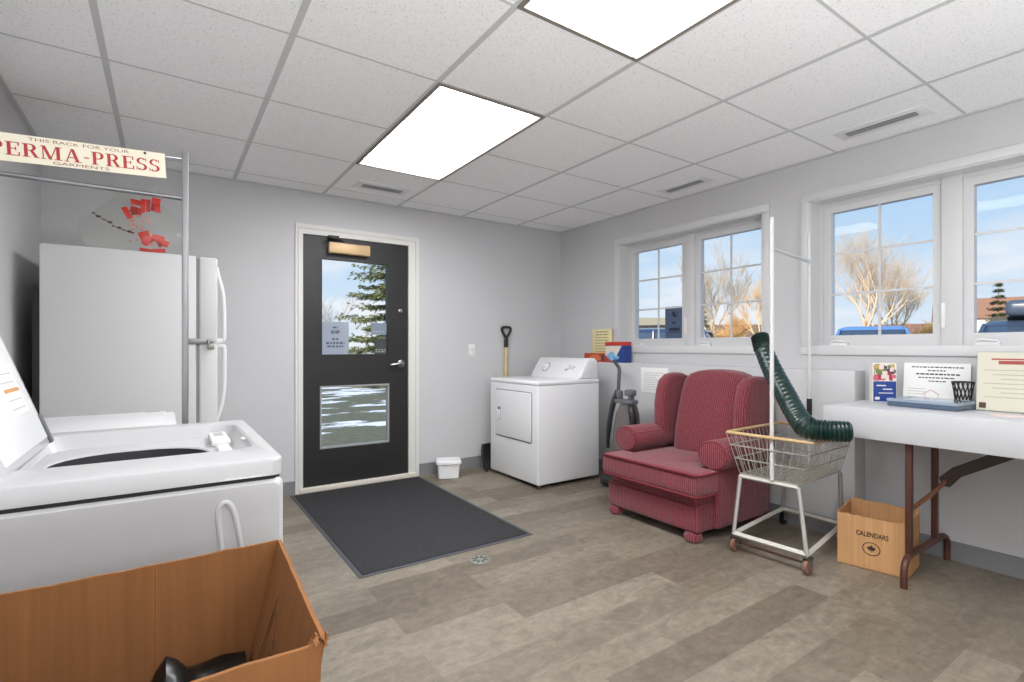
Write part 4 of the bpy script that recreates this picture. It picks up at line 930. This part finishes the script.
# local: x to the right, y up, z towards the camera; origin = top right corner of the sign
MB().box(-.405, 0, -.068, 0, 0, .003, M=Msg).build('sign_board', M_sign, sg)
def serif(ch):
    T_, t_, S_ = .20, .065, .055     # thick, thin, serif
    q = []
    def bar(x0, y0, x1, y1): q.append([(x0, y0), (x1, y0), (x1, y1), (x0, y1)])
    def slant(x0, x1, w, y0=0, y1=1): q.append([(x0, y0), (x0+w, y0), (x1+w, y1), (x1, y1)])
    def arc(cx, cy, rx, ry, a0, a1, wt, wm, n=14):
        for k in range(n):
            A = math.radians(a0+(a1-a0)*k/n); B = math.radians(a0+(a1-a0)*(k+1)/n)
            def w(a): return wm+(wt-wm)*abs(math.cos(a))
            q.append([(cx+rx*math.cos(A), cy+ry*math.sin(A)), (cx+rx*math.cos(B), cy+ry*math.sin(B)), (cx+(rx-w(B))*math.cos(B), cy+(ry-min(w(B), ry*.9))*math.sin(B)), (cx+(rx-w(A))*math.cos(A), cy+(ry-min(w(A), ry*.9))*math.sin(A))])
    if ch in 'PRE':
        bar(.10, 0, .10+T_, 1); bar(0, 0, .42, S_); bar(0, 1-S_, .40, 1)
    if ch in 'PR':
        y0 = .44 if ch == 'P' else .48
        bar(.3, 1-t_, .45, 1); bar(.3, y0, .45, y0+t_); arc(.45, (1+y0)/2, .30, (1-y0)/2, -90, 90, T_*.95, t_)
    if ch == 'R':
        slant(.66, .40, .20, 0, .5); bar(.62, 0, .92, S_); return q, .92
    if ch == 'P': return q, .80
    if ch == 'E':
        bar(.3, 0, .74, t_); bar(.3, 1-t_, .72, 1); bar(.3, .48, .56, .48+t_); bar(.68, 0, .76, .28); bar(.66, .74, .74, 1); bar(.52, .38, .58, .66); return q, .82
    if ch == 'M':
        bar(.10, 0, .10+t_, 1); bar(.86, 0, .86+T_, 1); slant(.44, .08, .19, 0, 1); slant(.48, .84, .07, 0, 1); bar(0, 0, .28, S_); bar(.74, 0, 1.18, S_); bar(0, 1-S_, .24, 1); bar(.86, 1-S_, 1.18, 1); return q, 1.24
    if ch == 'A':
        slant(.08, .40, .07, 0, 1); slant(.66, .36, .20, 0, 1); bar(.24, .30, .68, .30+t_); bar(0, 0, .28, S_); bar(.54, 0, 1.0, S_); return q, 1.02
    if ch == '-':
        bar(.04, .40, .34, .49); return q, .40
    if ch == 'S':
        arc(.37, .745, .32, .265, 40, 270, .17, t_); arc(.37, .27, .34, .275, -140, 90, .18, t_); bar(.62, .72, .68, 1); bar(.03, 0, .09, .28); return q, .76
    return q, .5
def serif_word(word, x0, x1, y0, h, z=.0005):
    tot = sum(serif(c_)[1] for c_ in word)+.06*(len(word)-1); k = (x1-x0)/tot; m = MB(); x = x0
    for c_ in word:
        q, w = serif(c_); b = bmesh.new()
        for j, pl_ in enumerate(q): b.faces.new([b.verts.new((x+p_[0]*k, y0+p_[1]*h, z+.00001*j)) for p_ in pl_])
        m._merge(b); x += (w+.06)*k
    return m
m = serif_word('PERMA-PRESS', -.352, -.012, -.0530, .033); m.bm.transform(Msg @ Matrix.Translation((0, 0, .003))); m.build('red_lettering', M_sred, sg)
def flat_text(body, w, h, cx, y, M):
    me = text_mesh(body, 1.0); xs = [v.co.x for v in me.vertices]; ysv = [v.co.y for v in me.vertices]
    sx_ = w/(max(xs)-min(xs)); sy_ = h/(max(ysv)-min(ysv)); mx_ = (max(xs)+min(xs))/2; my_ = min(ysv)
    return MB().mesh(me, M @ Matrix.Translation((cx, y, .0036)) @ Matrix.Diagonal((sx_, sy_, 1, 1)) @ Matrix.Translation((-mx_, -my_, 0)))
flat_text('THIS RACK FOR YOUR', .200, .008, -.180, -.0125, Msg).build('small_lettering', M_sink, sg)
flat_text('GARMENTS', .112, .0075, -.180, -.0645, Msg).build('small_lettering', M_sink, sg)
m = MB()
for x in (-.355, -.045): m.lathe([(0, .003), (.003, .003), (.003, .006), (0, .006)], (x, -.006, 0), 'z', 10)
m.bm.transform(Msg); m.build('rivet', M_gap, sg)

# ================================================================== big open carton in the foreground
cbx = thing('open_carton', 'large open brown cardboard carton standing before the open washing machine', 'carton', (-.2, .77, 0))
ry_f, ry_n, zt_ = .949, .597, .78
def slab(pts_out, nrm, tk, name, root, m_=None, jag=0):
    """a board: grid of columns between two bottom and two top points, thickened along nrm"""
    (p0, p1, q1, q0) = [Vector(p) for p in pts_out]; nrm = Vector(nrm).normalized()*tk; lo = []; n = 26
    for k in range(n+1):
        u = k/n; a = p0.lerp(p1, u); b_ = q0.lerp(q1, u)+Vector((0, 0, random.uniform(-jag, jag)))
        mid = a.lerp(b_, .5)
        lo.append([a, mid, b_, b_+nrm, mid+nrm, a+nrm])
    return MB().loft(lo).build(name, m_ or M_card, root, smooth=30)
slab([(-.62+.09, ry_f, 0), (.116, ry_f, 0), (.159, ry_f, zt_), (-.53, ry_f, zt_-.005)], (0, 1, 0), .005, 'side_panel', cbx, jag=.0012)
slab([(-.53, ry_n, 0), (.116, ry_n, 0), (.146, ry_n, zt_-.004), (-.53, ry_n, zt_)], (0, 1, 0), .005, 'side_panel', cbx, jag=.0016)
slab([(.116, ry_n, 0), (.116, ry_f, 0), (.116, ry_f, .60), (.116, ry_n, .60)], (1, 0, 0), .005, 'side_panel', cbx)
ep = slab([(.116, ry_n+.006, .60), (.116, ry_f, .60), (.159, ry_f, zt_), (.147, ry_n+.008, zt_-.002)], (1, 0, 0), .005, 'side_panel', cbx, jag=.0012)
slab([(-.53, ry_n, 0), (-.53, ry_f, 0), (-.53, ry_f, zt_), (-.53, ry_n, zt_)], (1, 0, 0), .005, 'side_panel', cbx)
MB().box(-.53, .116, ry_n, ry_f, .001, .006).build('bottom_panel', M_card, cbx)
# torn corner
m = MB(); rd = random.Random(3)
for k in range(9):
    c0 = Vector((.146+rd.uniform(-.008, .006), ry_n+rd.uniform(-.002, .014), zt_+rd.uniform(-.014, .004)))
    m.box(-.004, .004, -.001, .001, -.0035, .0035, M=Matrix.Translation(c0) @ Matrix.Rotation(rd.uniform(0, 3), 4, 'Z') @ Matrix.Rotation(rd.uniform(-.8, .8), 4, 'X'))
m.build('torn_corner', M_card, cbx)
MB().tube([(-.015, ry_f, .02), (-.012, ry_f, zt_-.01)], .001, 4).build('crease', M_card, cbx)
# pressed triangle pattern inside the end flap
m = MB()
def flap(u, v):   # u: 0 near .. 1 far, v: 0 crease .. 1 top
    a = Vector((.116, ry_n+.006, .60)).lerp(Vector((.116, ry_f, .60)), u); b_ = Vector((.147, ry_n+.008, zt_)).lerp(Vector((.159, ry_f, zt_)), u)
    return a.lerp(b_, v)+Vector((-.0006, 0, .0002))
for A, B in (((.72, .70), (.32, .05)), ((.72, .70), (.84, .0)), ((.71, .60), (.42, .03)), ((.71, .60), (.79, .0)), ((.64, .42), (.52, .02)), ((.70, .38), (.58, .05)), ((.62, .36), (.72, .0)), ((.58, .26), (.67, .06)), ((.66, .30), (.50, .12))):
    m.tube([flap(*A), flap(*B)], .0011, 4)
m.build('pressed_pattern', mat('crease_brown', (112, 72, 44), 0.9), cbx)
bgm = mat('bin_bag_black', (16, 16, 18), 0.3, bump=.4, bs=40)
b = bmesh.new(); bmesh.ops.create_grid(b, x_segments=46, y_segments=26, size=.5)
from mathutils import noise
for v in b.verts:
    u, w = v.co.x+.5, v.co.y+.5
    x = -.50+.606*u; y = ry_n+.012+(ry_f-ry_n-.022)*w
    z = .545+.04*min(1, max(0, (u-.75)/.15))+.025*noise.noise(Vector((x*7, y*7, 1.3)))+.02*abs(noise.noise(Vector((x*18, y*18, 4))))
    z += .07*math.exp(-((x-.0)**2/.0008+(y-.90)**2/.0016)); z += .018*min(1, max(0, (u-.78)/.12))
    v.co = (x, y, z)
m = MB(); m._merge(b)
m.loft([[(-.48, ry_n+.02, .05), (.10, ry_n+.02, .05), (.10, ry_f-.01, .05), (-.48, ry_f-.01, .05)], [(-.48, ry_n+.02, .52), (.10, ry_n+.02, .52), (.10, ry_f-.01, .52), (-.48, ry_f-.01, .52)]])
m.build('bin_bag', bgm, base=(-.2, .77, .006), smooth=50, label='black plastic bag lying inside the large open carton', category='bag')

# ================================================================== papers and flat patches on the door glass and window
def glass_sheet(name, label, cat, x0, x1, z0, z1, rgb, dark, seed, rows, frac=True):
    y = YB+.0215
    th = thing(name, label, cat, ((x0+x1)/2, y, z0), group=None)
    MB().box(x0, x1, y-.0008, y, z0, z1).build('sheet', mat(name+'_'+str(seed), rgb, 0.8), th)
    m = MB(); rd = random.Random(seed); H = z1-z0; Wd = x1-x0
    for fz_, h, hw in rows:
        x = (x0+x1)/2-hw*Wd
        while x < (x0+x1)/2+hw*Wd:
            w = rd.uniform(.012, .03); m.box(x, min(x+w, (x0+x1)/2+hw*Wd), y-.0014, y-.0008, z0+H*fz_, z0+H*fz_+h); x += w+.007
    m.build('print', mat('ink_%d' % seed, dark, 0.8), th)
glass_sheet('door_notice', 'blue grey paper notice with printed lines on the door\'s upper glass', 'notice', 1.008, 1.218, 1.052, 1.312, (150, 158, 172), (88, 92, 104), 2, ((.80, .014, .10), (.68, .016, .16), (.64, .012, .16), (.44, .016, .12), (.32, .018, .34), (.22, .016, .30)))
glass_sheet('door_glass_patch', 'grey blue sticker high on the lower right of the door\'s upper glass', 'sticker', 1.402, 1.536, 1.215, 1.312, (122, 134, 146), (150, 158, 168), 3, ((.2, .012, .4),))  # flat grey blue rectangle laid on the glass
glass_sheet('dark_sticker', 'dark patch below the grey blue patch on the door glass', 'sticker', 1.430, 1.536, 1.052, 1.185, (64, 66, 66), (150, 150, 148), 4, ((.25, .010, .42), (.12, .012, .42)))  # flat dark rectangle laid on the glass below it
x = XR+.1475
th = thing('window_poster', 'dark blue poster in the lower right of the smaller window\'s first sash', 'poster', (x, 2.78, 1.17))
MB().box(x-.001, x, 2.700, 2.890, 1.182, 1.455).build('sheet', mat('poster_blue', (76, 92, 118), 0.8), th)
m = MB(); m.prism([(2.82, 1.40), (2.80, 1.42), (2.77, 1.38), (2.76, 1.37), (2.79, 1.36), (2.815, 1.375)], 'x', x-.0016, x-.001); m.prism([(2.77, 1.41), (2.755, 1.405), (2.765, 1.385)], 'x', x-.0016, x-.001)
m.box(x-.0016, x-.001, 2.78, 2.82, 1.31, 1.325).box(x-.0016, x-.001, 2.74, 2.85, 1.25, 1.275).box(x-.0016, x-.001, 2.73, 2.86, 1.235, 1.242); m.build('print', mat('poster_ink', (36, 44, 62), 0.8), th)

# ================================================================== outside
struct(MB().box(-60, 140, YB+.28, 120, -.2, -.10).box(XR+.3, 140, -60, YB+.28, -.2, -.10).build('lawn', mat_ground()))
M_road = mat('asphalt', (134, 134, 138), 0.9, var=.12, vs=3)
struct(MB().box(6.5, 19, -30, 13.0, -.10, -.085).build('parking_lot', M_road))
struct(MB().box(-60, 140, 30, 37, -.099, -.088).build('road', M_road))
MB().lathe([(0, 0), (.30, 0), (.26, .09), (.12, .16), (0, .17)], (4.1, 9.4, -.10), 'z', 12).build('dirt_mound', mat('mound_dark', (56, 52, 48), 0.95), base=(4.1, 9.4, -.1), label='small dark mound on the snowy lawn outside the door', category='mound')

def P3(u, t, z=-.1):
    a = (u-512)/510.87; return Vector(((.8276*a+.5613)*t, (-.5613*a+.8276)*t, z))
M_bark = mat('bark', (150, 126, 98), 0.9, var=.2, vs=6); M_twig = mat('twig_tan', (198, 166, 122), 0.9)
class Twigs:
    """many thin tapering tubes straight into one mesh"""
    def __init__(q): q.v = []; q.f = []
    def tube(q, pts, r, n):
        m = len(pts); b0 = len(q.v); d = (pts[-1]-pts[0]).normalized(); u = d.orthogonal().normalized(); w = d.cross(u)
        cs = [(math.cos(2*PI*k/n), math.sin(2*PI*k/n)) for k in range(n)]
        for p, rr in zip(pts, r):
            for c_, s_ in cs: q.v.append(p+u*(c_*rr)+w*(s_*rr))
        for i in range(m-1):
            for k in range(n):
                a = b0+i*n+k; b = b0+i*n+(k+1) % n; q.f.append((a, b, b+n, a+n))
    def build(q, name, mt, par):
        base = FR[par.name][0]; me = bpy.data.meshes.new(name); me.from_pydata([p-base for p in q.v], [], q.f); me.materials.append(mt)
        for p in me.polygons: p.use_smooth = True
        o = bpy.data.objects.new(name, me); COL.objects.link(o); o.parent = par; FR[o.name] = FR[par.name]; return o
def bare_tree(label, base, H, spread, seed, tan=(198, 166, 122), depth=5, kids=4, thin=1.0, trunk=.36):
    rd = random.Random(seed); th = thing('bare_tree', label, 'tree', base, group='leafless trees outside the windows')
    tr = Twigs(); br = Twigs()
    def grow(p, d, ln, r, lv):
        pts = [p]; q = p.copy(); dd = d.copy(); n = 5 if lv < 2 else (3 if lv < 4 else 2)
        for k in range(n):
            dd = (dd+Vector((rd.uniform(-1, 1), rd.uniform(-1, 1), rd.uniform(-.3, .6)))*(.10 if lv == 0 else .20)).normalized(); q = q+dd*(ln/n); pts.append(q.copy())
        r1 = r*.55
        (tr if lv == 0 else br).tube(pts, [r+(r1-r)*k/n for k in range(n+1)], 8 if lv == 0 else (5 if lv < 3 else 3))
        if lv >= depth: return
        nk = kids+(1 if lv == 0 else 0)
        for k in range(nk):
            u = min(.999, (.5 if lv == 0 else .28)+(.5 if lv == 0 else .72)*(k+.3+rd.random()*.6)/nk)
            i = int(u*n); pp = pts[i].lerp(pts[i+1], u*n-i)
            az = rd.uniform(0, 2*PI); out_ = Vector((math.cos(az), math.sin(az), 0))
            nd = (dd*.8+out_*spread*rd.uniform(.7, 1.2)+Vector((0, 0, .22))).normalized()
            grow(pp, nd, ln*rd.uniform(.60, .84)*(1.2 if lv == 0 else 1), max(r*(.55 if lv else .6)*(1-.35*u), .0045*thin), lv+1)
    grow(Vector(base), Vector((0, 0, 1)), H*trunk, H*.017, 0)
    tr.build('trunk', M_bark, th); br.build('branches', mat('twigs_%d' % seed, tan, 0.9), th)
bare_tree('tall spreading leafless tree centred in the large window\'s left sash', P3(866, 26), 8.4, .50, 11, (206, 184, 158), 5, 4, 1.5, .30)
bare_tree('leafless tree to the right of the tallest tree in the large window', P3(898, 30), 7.4, .52, 5, (198, 176, 150), 5, 4, 1.6, .30)
bare_tree('slim leafless tree at the left of the smaller window\'s second sash', P3(711, 26), 6.6, .40, 8, (186, 164, 134), 5, 4, 1.5, .32)
bare_tree('leafless tree at the right side of the smaller window\'s second sash', P3(757, 34), 7.2, .55, 15, (216, 184, 138), 5, 4, 2.0, .28)
bare_tree('low tan leafless bush behind the slim tree in the smaller window', P3(735, 36), 5.6, .8, 17, (222, 182, 128), 4, 6, 2.6, .22)
bare_tree('low tan leafless bush beside the blue car outside the large window', P3(925, 34), 5.2, .8, 19, (220, 186, 132), 4, 6, 2.3, .22)
bare_tree('low leafless shrub left of the dark car seen through the large window', P3(981, 22), 3.8, .75, 23, (210, 186, 136), 4, 6, 1.7, .22)
bare_tree('thin leafless tree at the left edge of the door glass', P3(322, 26), 4.8, .45, 27, (160, 144, 124), 5, 3, 1.2, .3)

M_needle = mat('spruce_needles', (136, 142, 100), 0.9, var=.35, vs=5)
def conifer(label, base, H, R, seed, tiers=17, mat_=None):
    rd = random.Random(seed); th = thing('spruce_tree', label, 'tree', base)
    base = Vector(base)
    MB().tube([base, base+Vector((0, 0, H*.96))], [.14*H/6, .015], 8).build('trunk', M_bark, th)
    m = MB(); b = bmesh.new()
    for k in range(tiers):
        u = k/(tiers-1); z0 = .3+(H-.4)*u; rr = R*(1-u)**.85+.10
        for j in range(13 if u < .8 else 8):
            az = rd.uniform(0, 2*PI); ln = rr*rd.uniform(.65, 1.12); d = Vector((math.cos(az), math.sin(az), 0)); sdv = Vector((-d.y, d.x, 0))
            n = max(4, int(ln/.11))
            for i in range(n):
                t_ = (i+.5)/n; c0 = base+Vector((0, 0, z0+rd.uniform(-.08, .08)))+d*ln*t_+Vector((0, 0, -.28*ln*t_+.22*ln*t_*t_))
                for q in range(7):
                    w = (.16+.20*(1-t_))*rd.uniform(.6, 1.2); dv = (sdv*rd.choice((-1, 1))*rd.uniform(.5, 1)+d*rd.uniform(.2, .9)+Vector((0, 0, rd.uniform(-.55, .15)))).normalized()
                    up = Vector((rd.uniform(-.4, .4), rd.uniform(-.4, .4), 1)).cross(dv).normalized()*.026
                    p0 = c0+Vector((rd.uniform(-.04, .04), rd.uniform(-.04, .04), rd.uniform(-.04, .04)))
                    b.faces.new([b.verts.new(x_) for x_ in (p0-up, p0+dv*w*.6-up*.8, p0+dv*w, p0+dv*w*.6+up*.8, p0+up)])
    m._merge(b); m.build('foliage', mat_ or M_needle, th, smooth=10)
conifer('sunlit spruce tree on the lawn seen through the right of the door glass', P3(391, 17), 7.4, 2.1, 31, 22)
conifer('dark evergreen tree behind the dark car outside the large window', P3(998, 34), 5.5, 1.25, 33, 14, mat('dark_needles', (96, 98, 70), 0.9, var=.3, vs=4))
conifer('small green conifer behind the slim tree in the smaller window', P3(703, 33), 3.6, .7, 35, 12)

def car(label, base, ang, rgb, rack=False, cargo=False, H=1.62):
    th = thing('parked_car', label, 'car', base, rotz=ang)
    R = Matrix.Translation(base) @ Matrix.Rotation(ang, 4, 'Z')
    paint = mat('paint_%d_%d_%d' % rgb, rgb, 0.25, coat=.6); gl = mat('car_glass', (58, 72, 92), 0.08, spec=.9)
    def B(m, nm, mt, par=th):
        m.bm.transform(R); return m.build(nm, mt, par)
    prof = [(-2.15, .35), (-2.2, .62), (-2.12, .90), (-1.3, 1.0), (-.95, 1.02), (2.05, 1.05), (2.2, .92), (2.22, .40), (2.1, .28), (-2.0, .28)]
    body = B(MB().prism(prof, 'y', -.88, .88, .10, 3), 'car_body', paint)
    lo = []
    for z, x0, x1, hy in ((1.0, -1.25, 2.08, .80), (1.25, -.85, 1.98, .74), (H-.08, -.42, 1.80, .66)): lo.append([(a, b_, z) for a, b_ in rrect((x0+x1)/2, 0, (x1-x0)/2, hy, .12, 4)])
    cab = B(MB().loft(lo), 'cabin_glass', gl)
    lo = []
    for z, x0, x1, hy in ((H-.10, -.46, 1.84, .68), (H-.03, -.36, 1.78, .65), (H, -.2, 1.6, .55)): lo.append([(a, b_, z) for a, b_ in rrect((x0+x1)/2, 0, (x1-x0)/2, hy, .14, 4)])
    B(MB().loft(lo), 'car_roof', paint)
    m = MB()
    for sx_ in (-1, 1):
        for (x0, z0, x1, z1) in ((-1.22, 1.02, -.44, H-.08), (.62, 1.02, .60, H-.07), (1.98, 1.04, 1.80, H-.08)): m.tube([(x0, sx_*.79, z0), ((x0+x1)/2, sx_*.745, (z0+z1)/2), (x1, sx_*.665, z1)], .035, 6)
    B(m, 'roof_pillars', paint)
    for x_ in (-1.35, 1.35):
        for sy_ in (-1, 1):
            w = B(MB().lathe([(0, -.1), (.30, -.1), (.34, -.06), (.34, .06), (.30, .1), (0, .1)], (x_, sy_*.80, .34), 'y', 20), 'wheel', M_rubber)
            B(MB().lathe([(0, -.11), (.19, -.11), (.19, .11), (0, .11)], (x_, sy_*.80, .34), 'y', 14), 'wheel_rim', M_steel, w)
    if rack:
        for sy_ in (-.5, .5): B(MB().tube([(-.1, sy_, H-.01), (-.1, sy_, H+.07), (1.5, sy_, H+.07), (1.5, sy_, H-.01)], .02, 6), 'roof_rail', M_black)
    if cargo:
        B(MB().box(-.5, 1.4, -.40, .40, H+.06, H+.34, .10, 4), 'cargo_box', mat('cargo_box_grey', (70, 82, 100), 0.3))
        for x_ in (-.1, 1.0): B(MB().box(x_-.03, x_+.03, -.6, .6, H-.01, H+.07), 'roof_bar', M_black)
    return th
gz = -.085
car('blue car parked outside the left sash of the large window', Vector((14.7, 5.55, gz)), math.radians(20), (92, 132, 190), H=1.72)
car('dark car with a roof cargo box outside the large window\'s right sash', Vector((12.7, 2.25, gz)), math.radians(10), (60, 74, 98), cargo=True, H=1.68)
car('dark blue car with roof rails outside the smaller window\'s left sash', Vector((10.6, 9.6, gz)), math.radians(-62), (40, 58, 92), rack=True, H=1.68)

def house(label, base, ang, w, dpt, hw, hr, wall, roof):
    th = thing('house', label, 'house', base, rotz=ang, group='houses across the street')
    R = Matrix.Translation(base) @ Matrix.Rotation(ang, 4, 'Z')
    def B(m, nm, mt, par=th): m.bm.transform(R); return m.build(nm, mt, par)
    B(MB().box(-w/2, w/2, -dpt/2, dpt/2, 0, hw), 'house_wall', mat('siding_%d' % wall[0], wall, 0.8))
    B(MB().prism([(-dpt/2-.4, hw-.1), (0, hw+hr), (dpt/2+.4, hw-.1)], 'x', -w/2-.4, w/2+.4), 'house_roof', mat('roof_%d' % roof[0], roof, 0.9))
    for k in range(3):
        x_ = -w/2+w*(k+.5)/3
        f_ = B(MB().box(x_-.6, x_+.6, -dpt/2-.06, -dpt/2+.02, 1.0, 2.2), 'house_window', M_trim)
        B(MB().box(x_-.5, x_+.5, -dpt/2-.08, -dpt/2-.05, 1.1, 2.1), 'window_glass', mat('car_glass', (58, 72, 92), 0.08, spec=.9), f_)
house('house with a pale tan roof behind the dark blue car', P3(630, 42), -.5, 10, 7, 2.3, 1.35, (206, 200, 190), (168, 158, 132))
house('house with a brown roof behind the trees of the smaller window', P3(738, 58), -.75, 10, 8, 2.3, 1.5, (200, 176, 150), (128, 104, 88))
house('low house with a reddish brown roof right of the blue car', P3(914, 52), -1.1, 7, 7, 1.7, 1.9, (214, 190, 160), (136, 100, 84))
house('cream house with a brown roof behind the evergreen', P3(984, 57), -1.25, 8, 8, 4.4, 2.3, (232, 222, 204), (150, 112, 90))
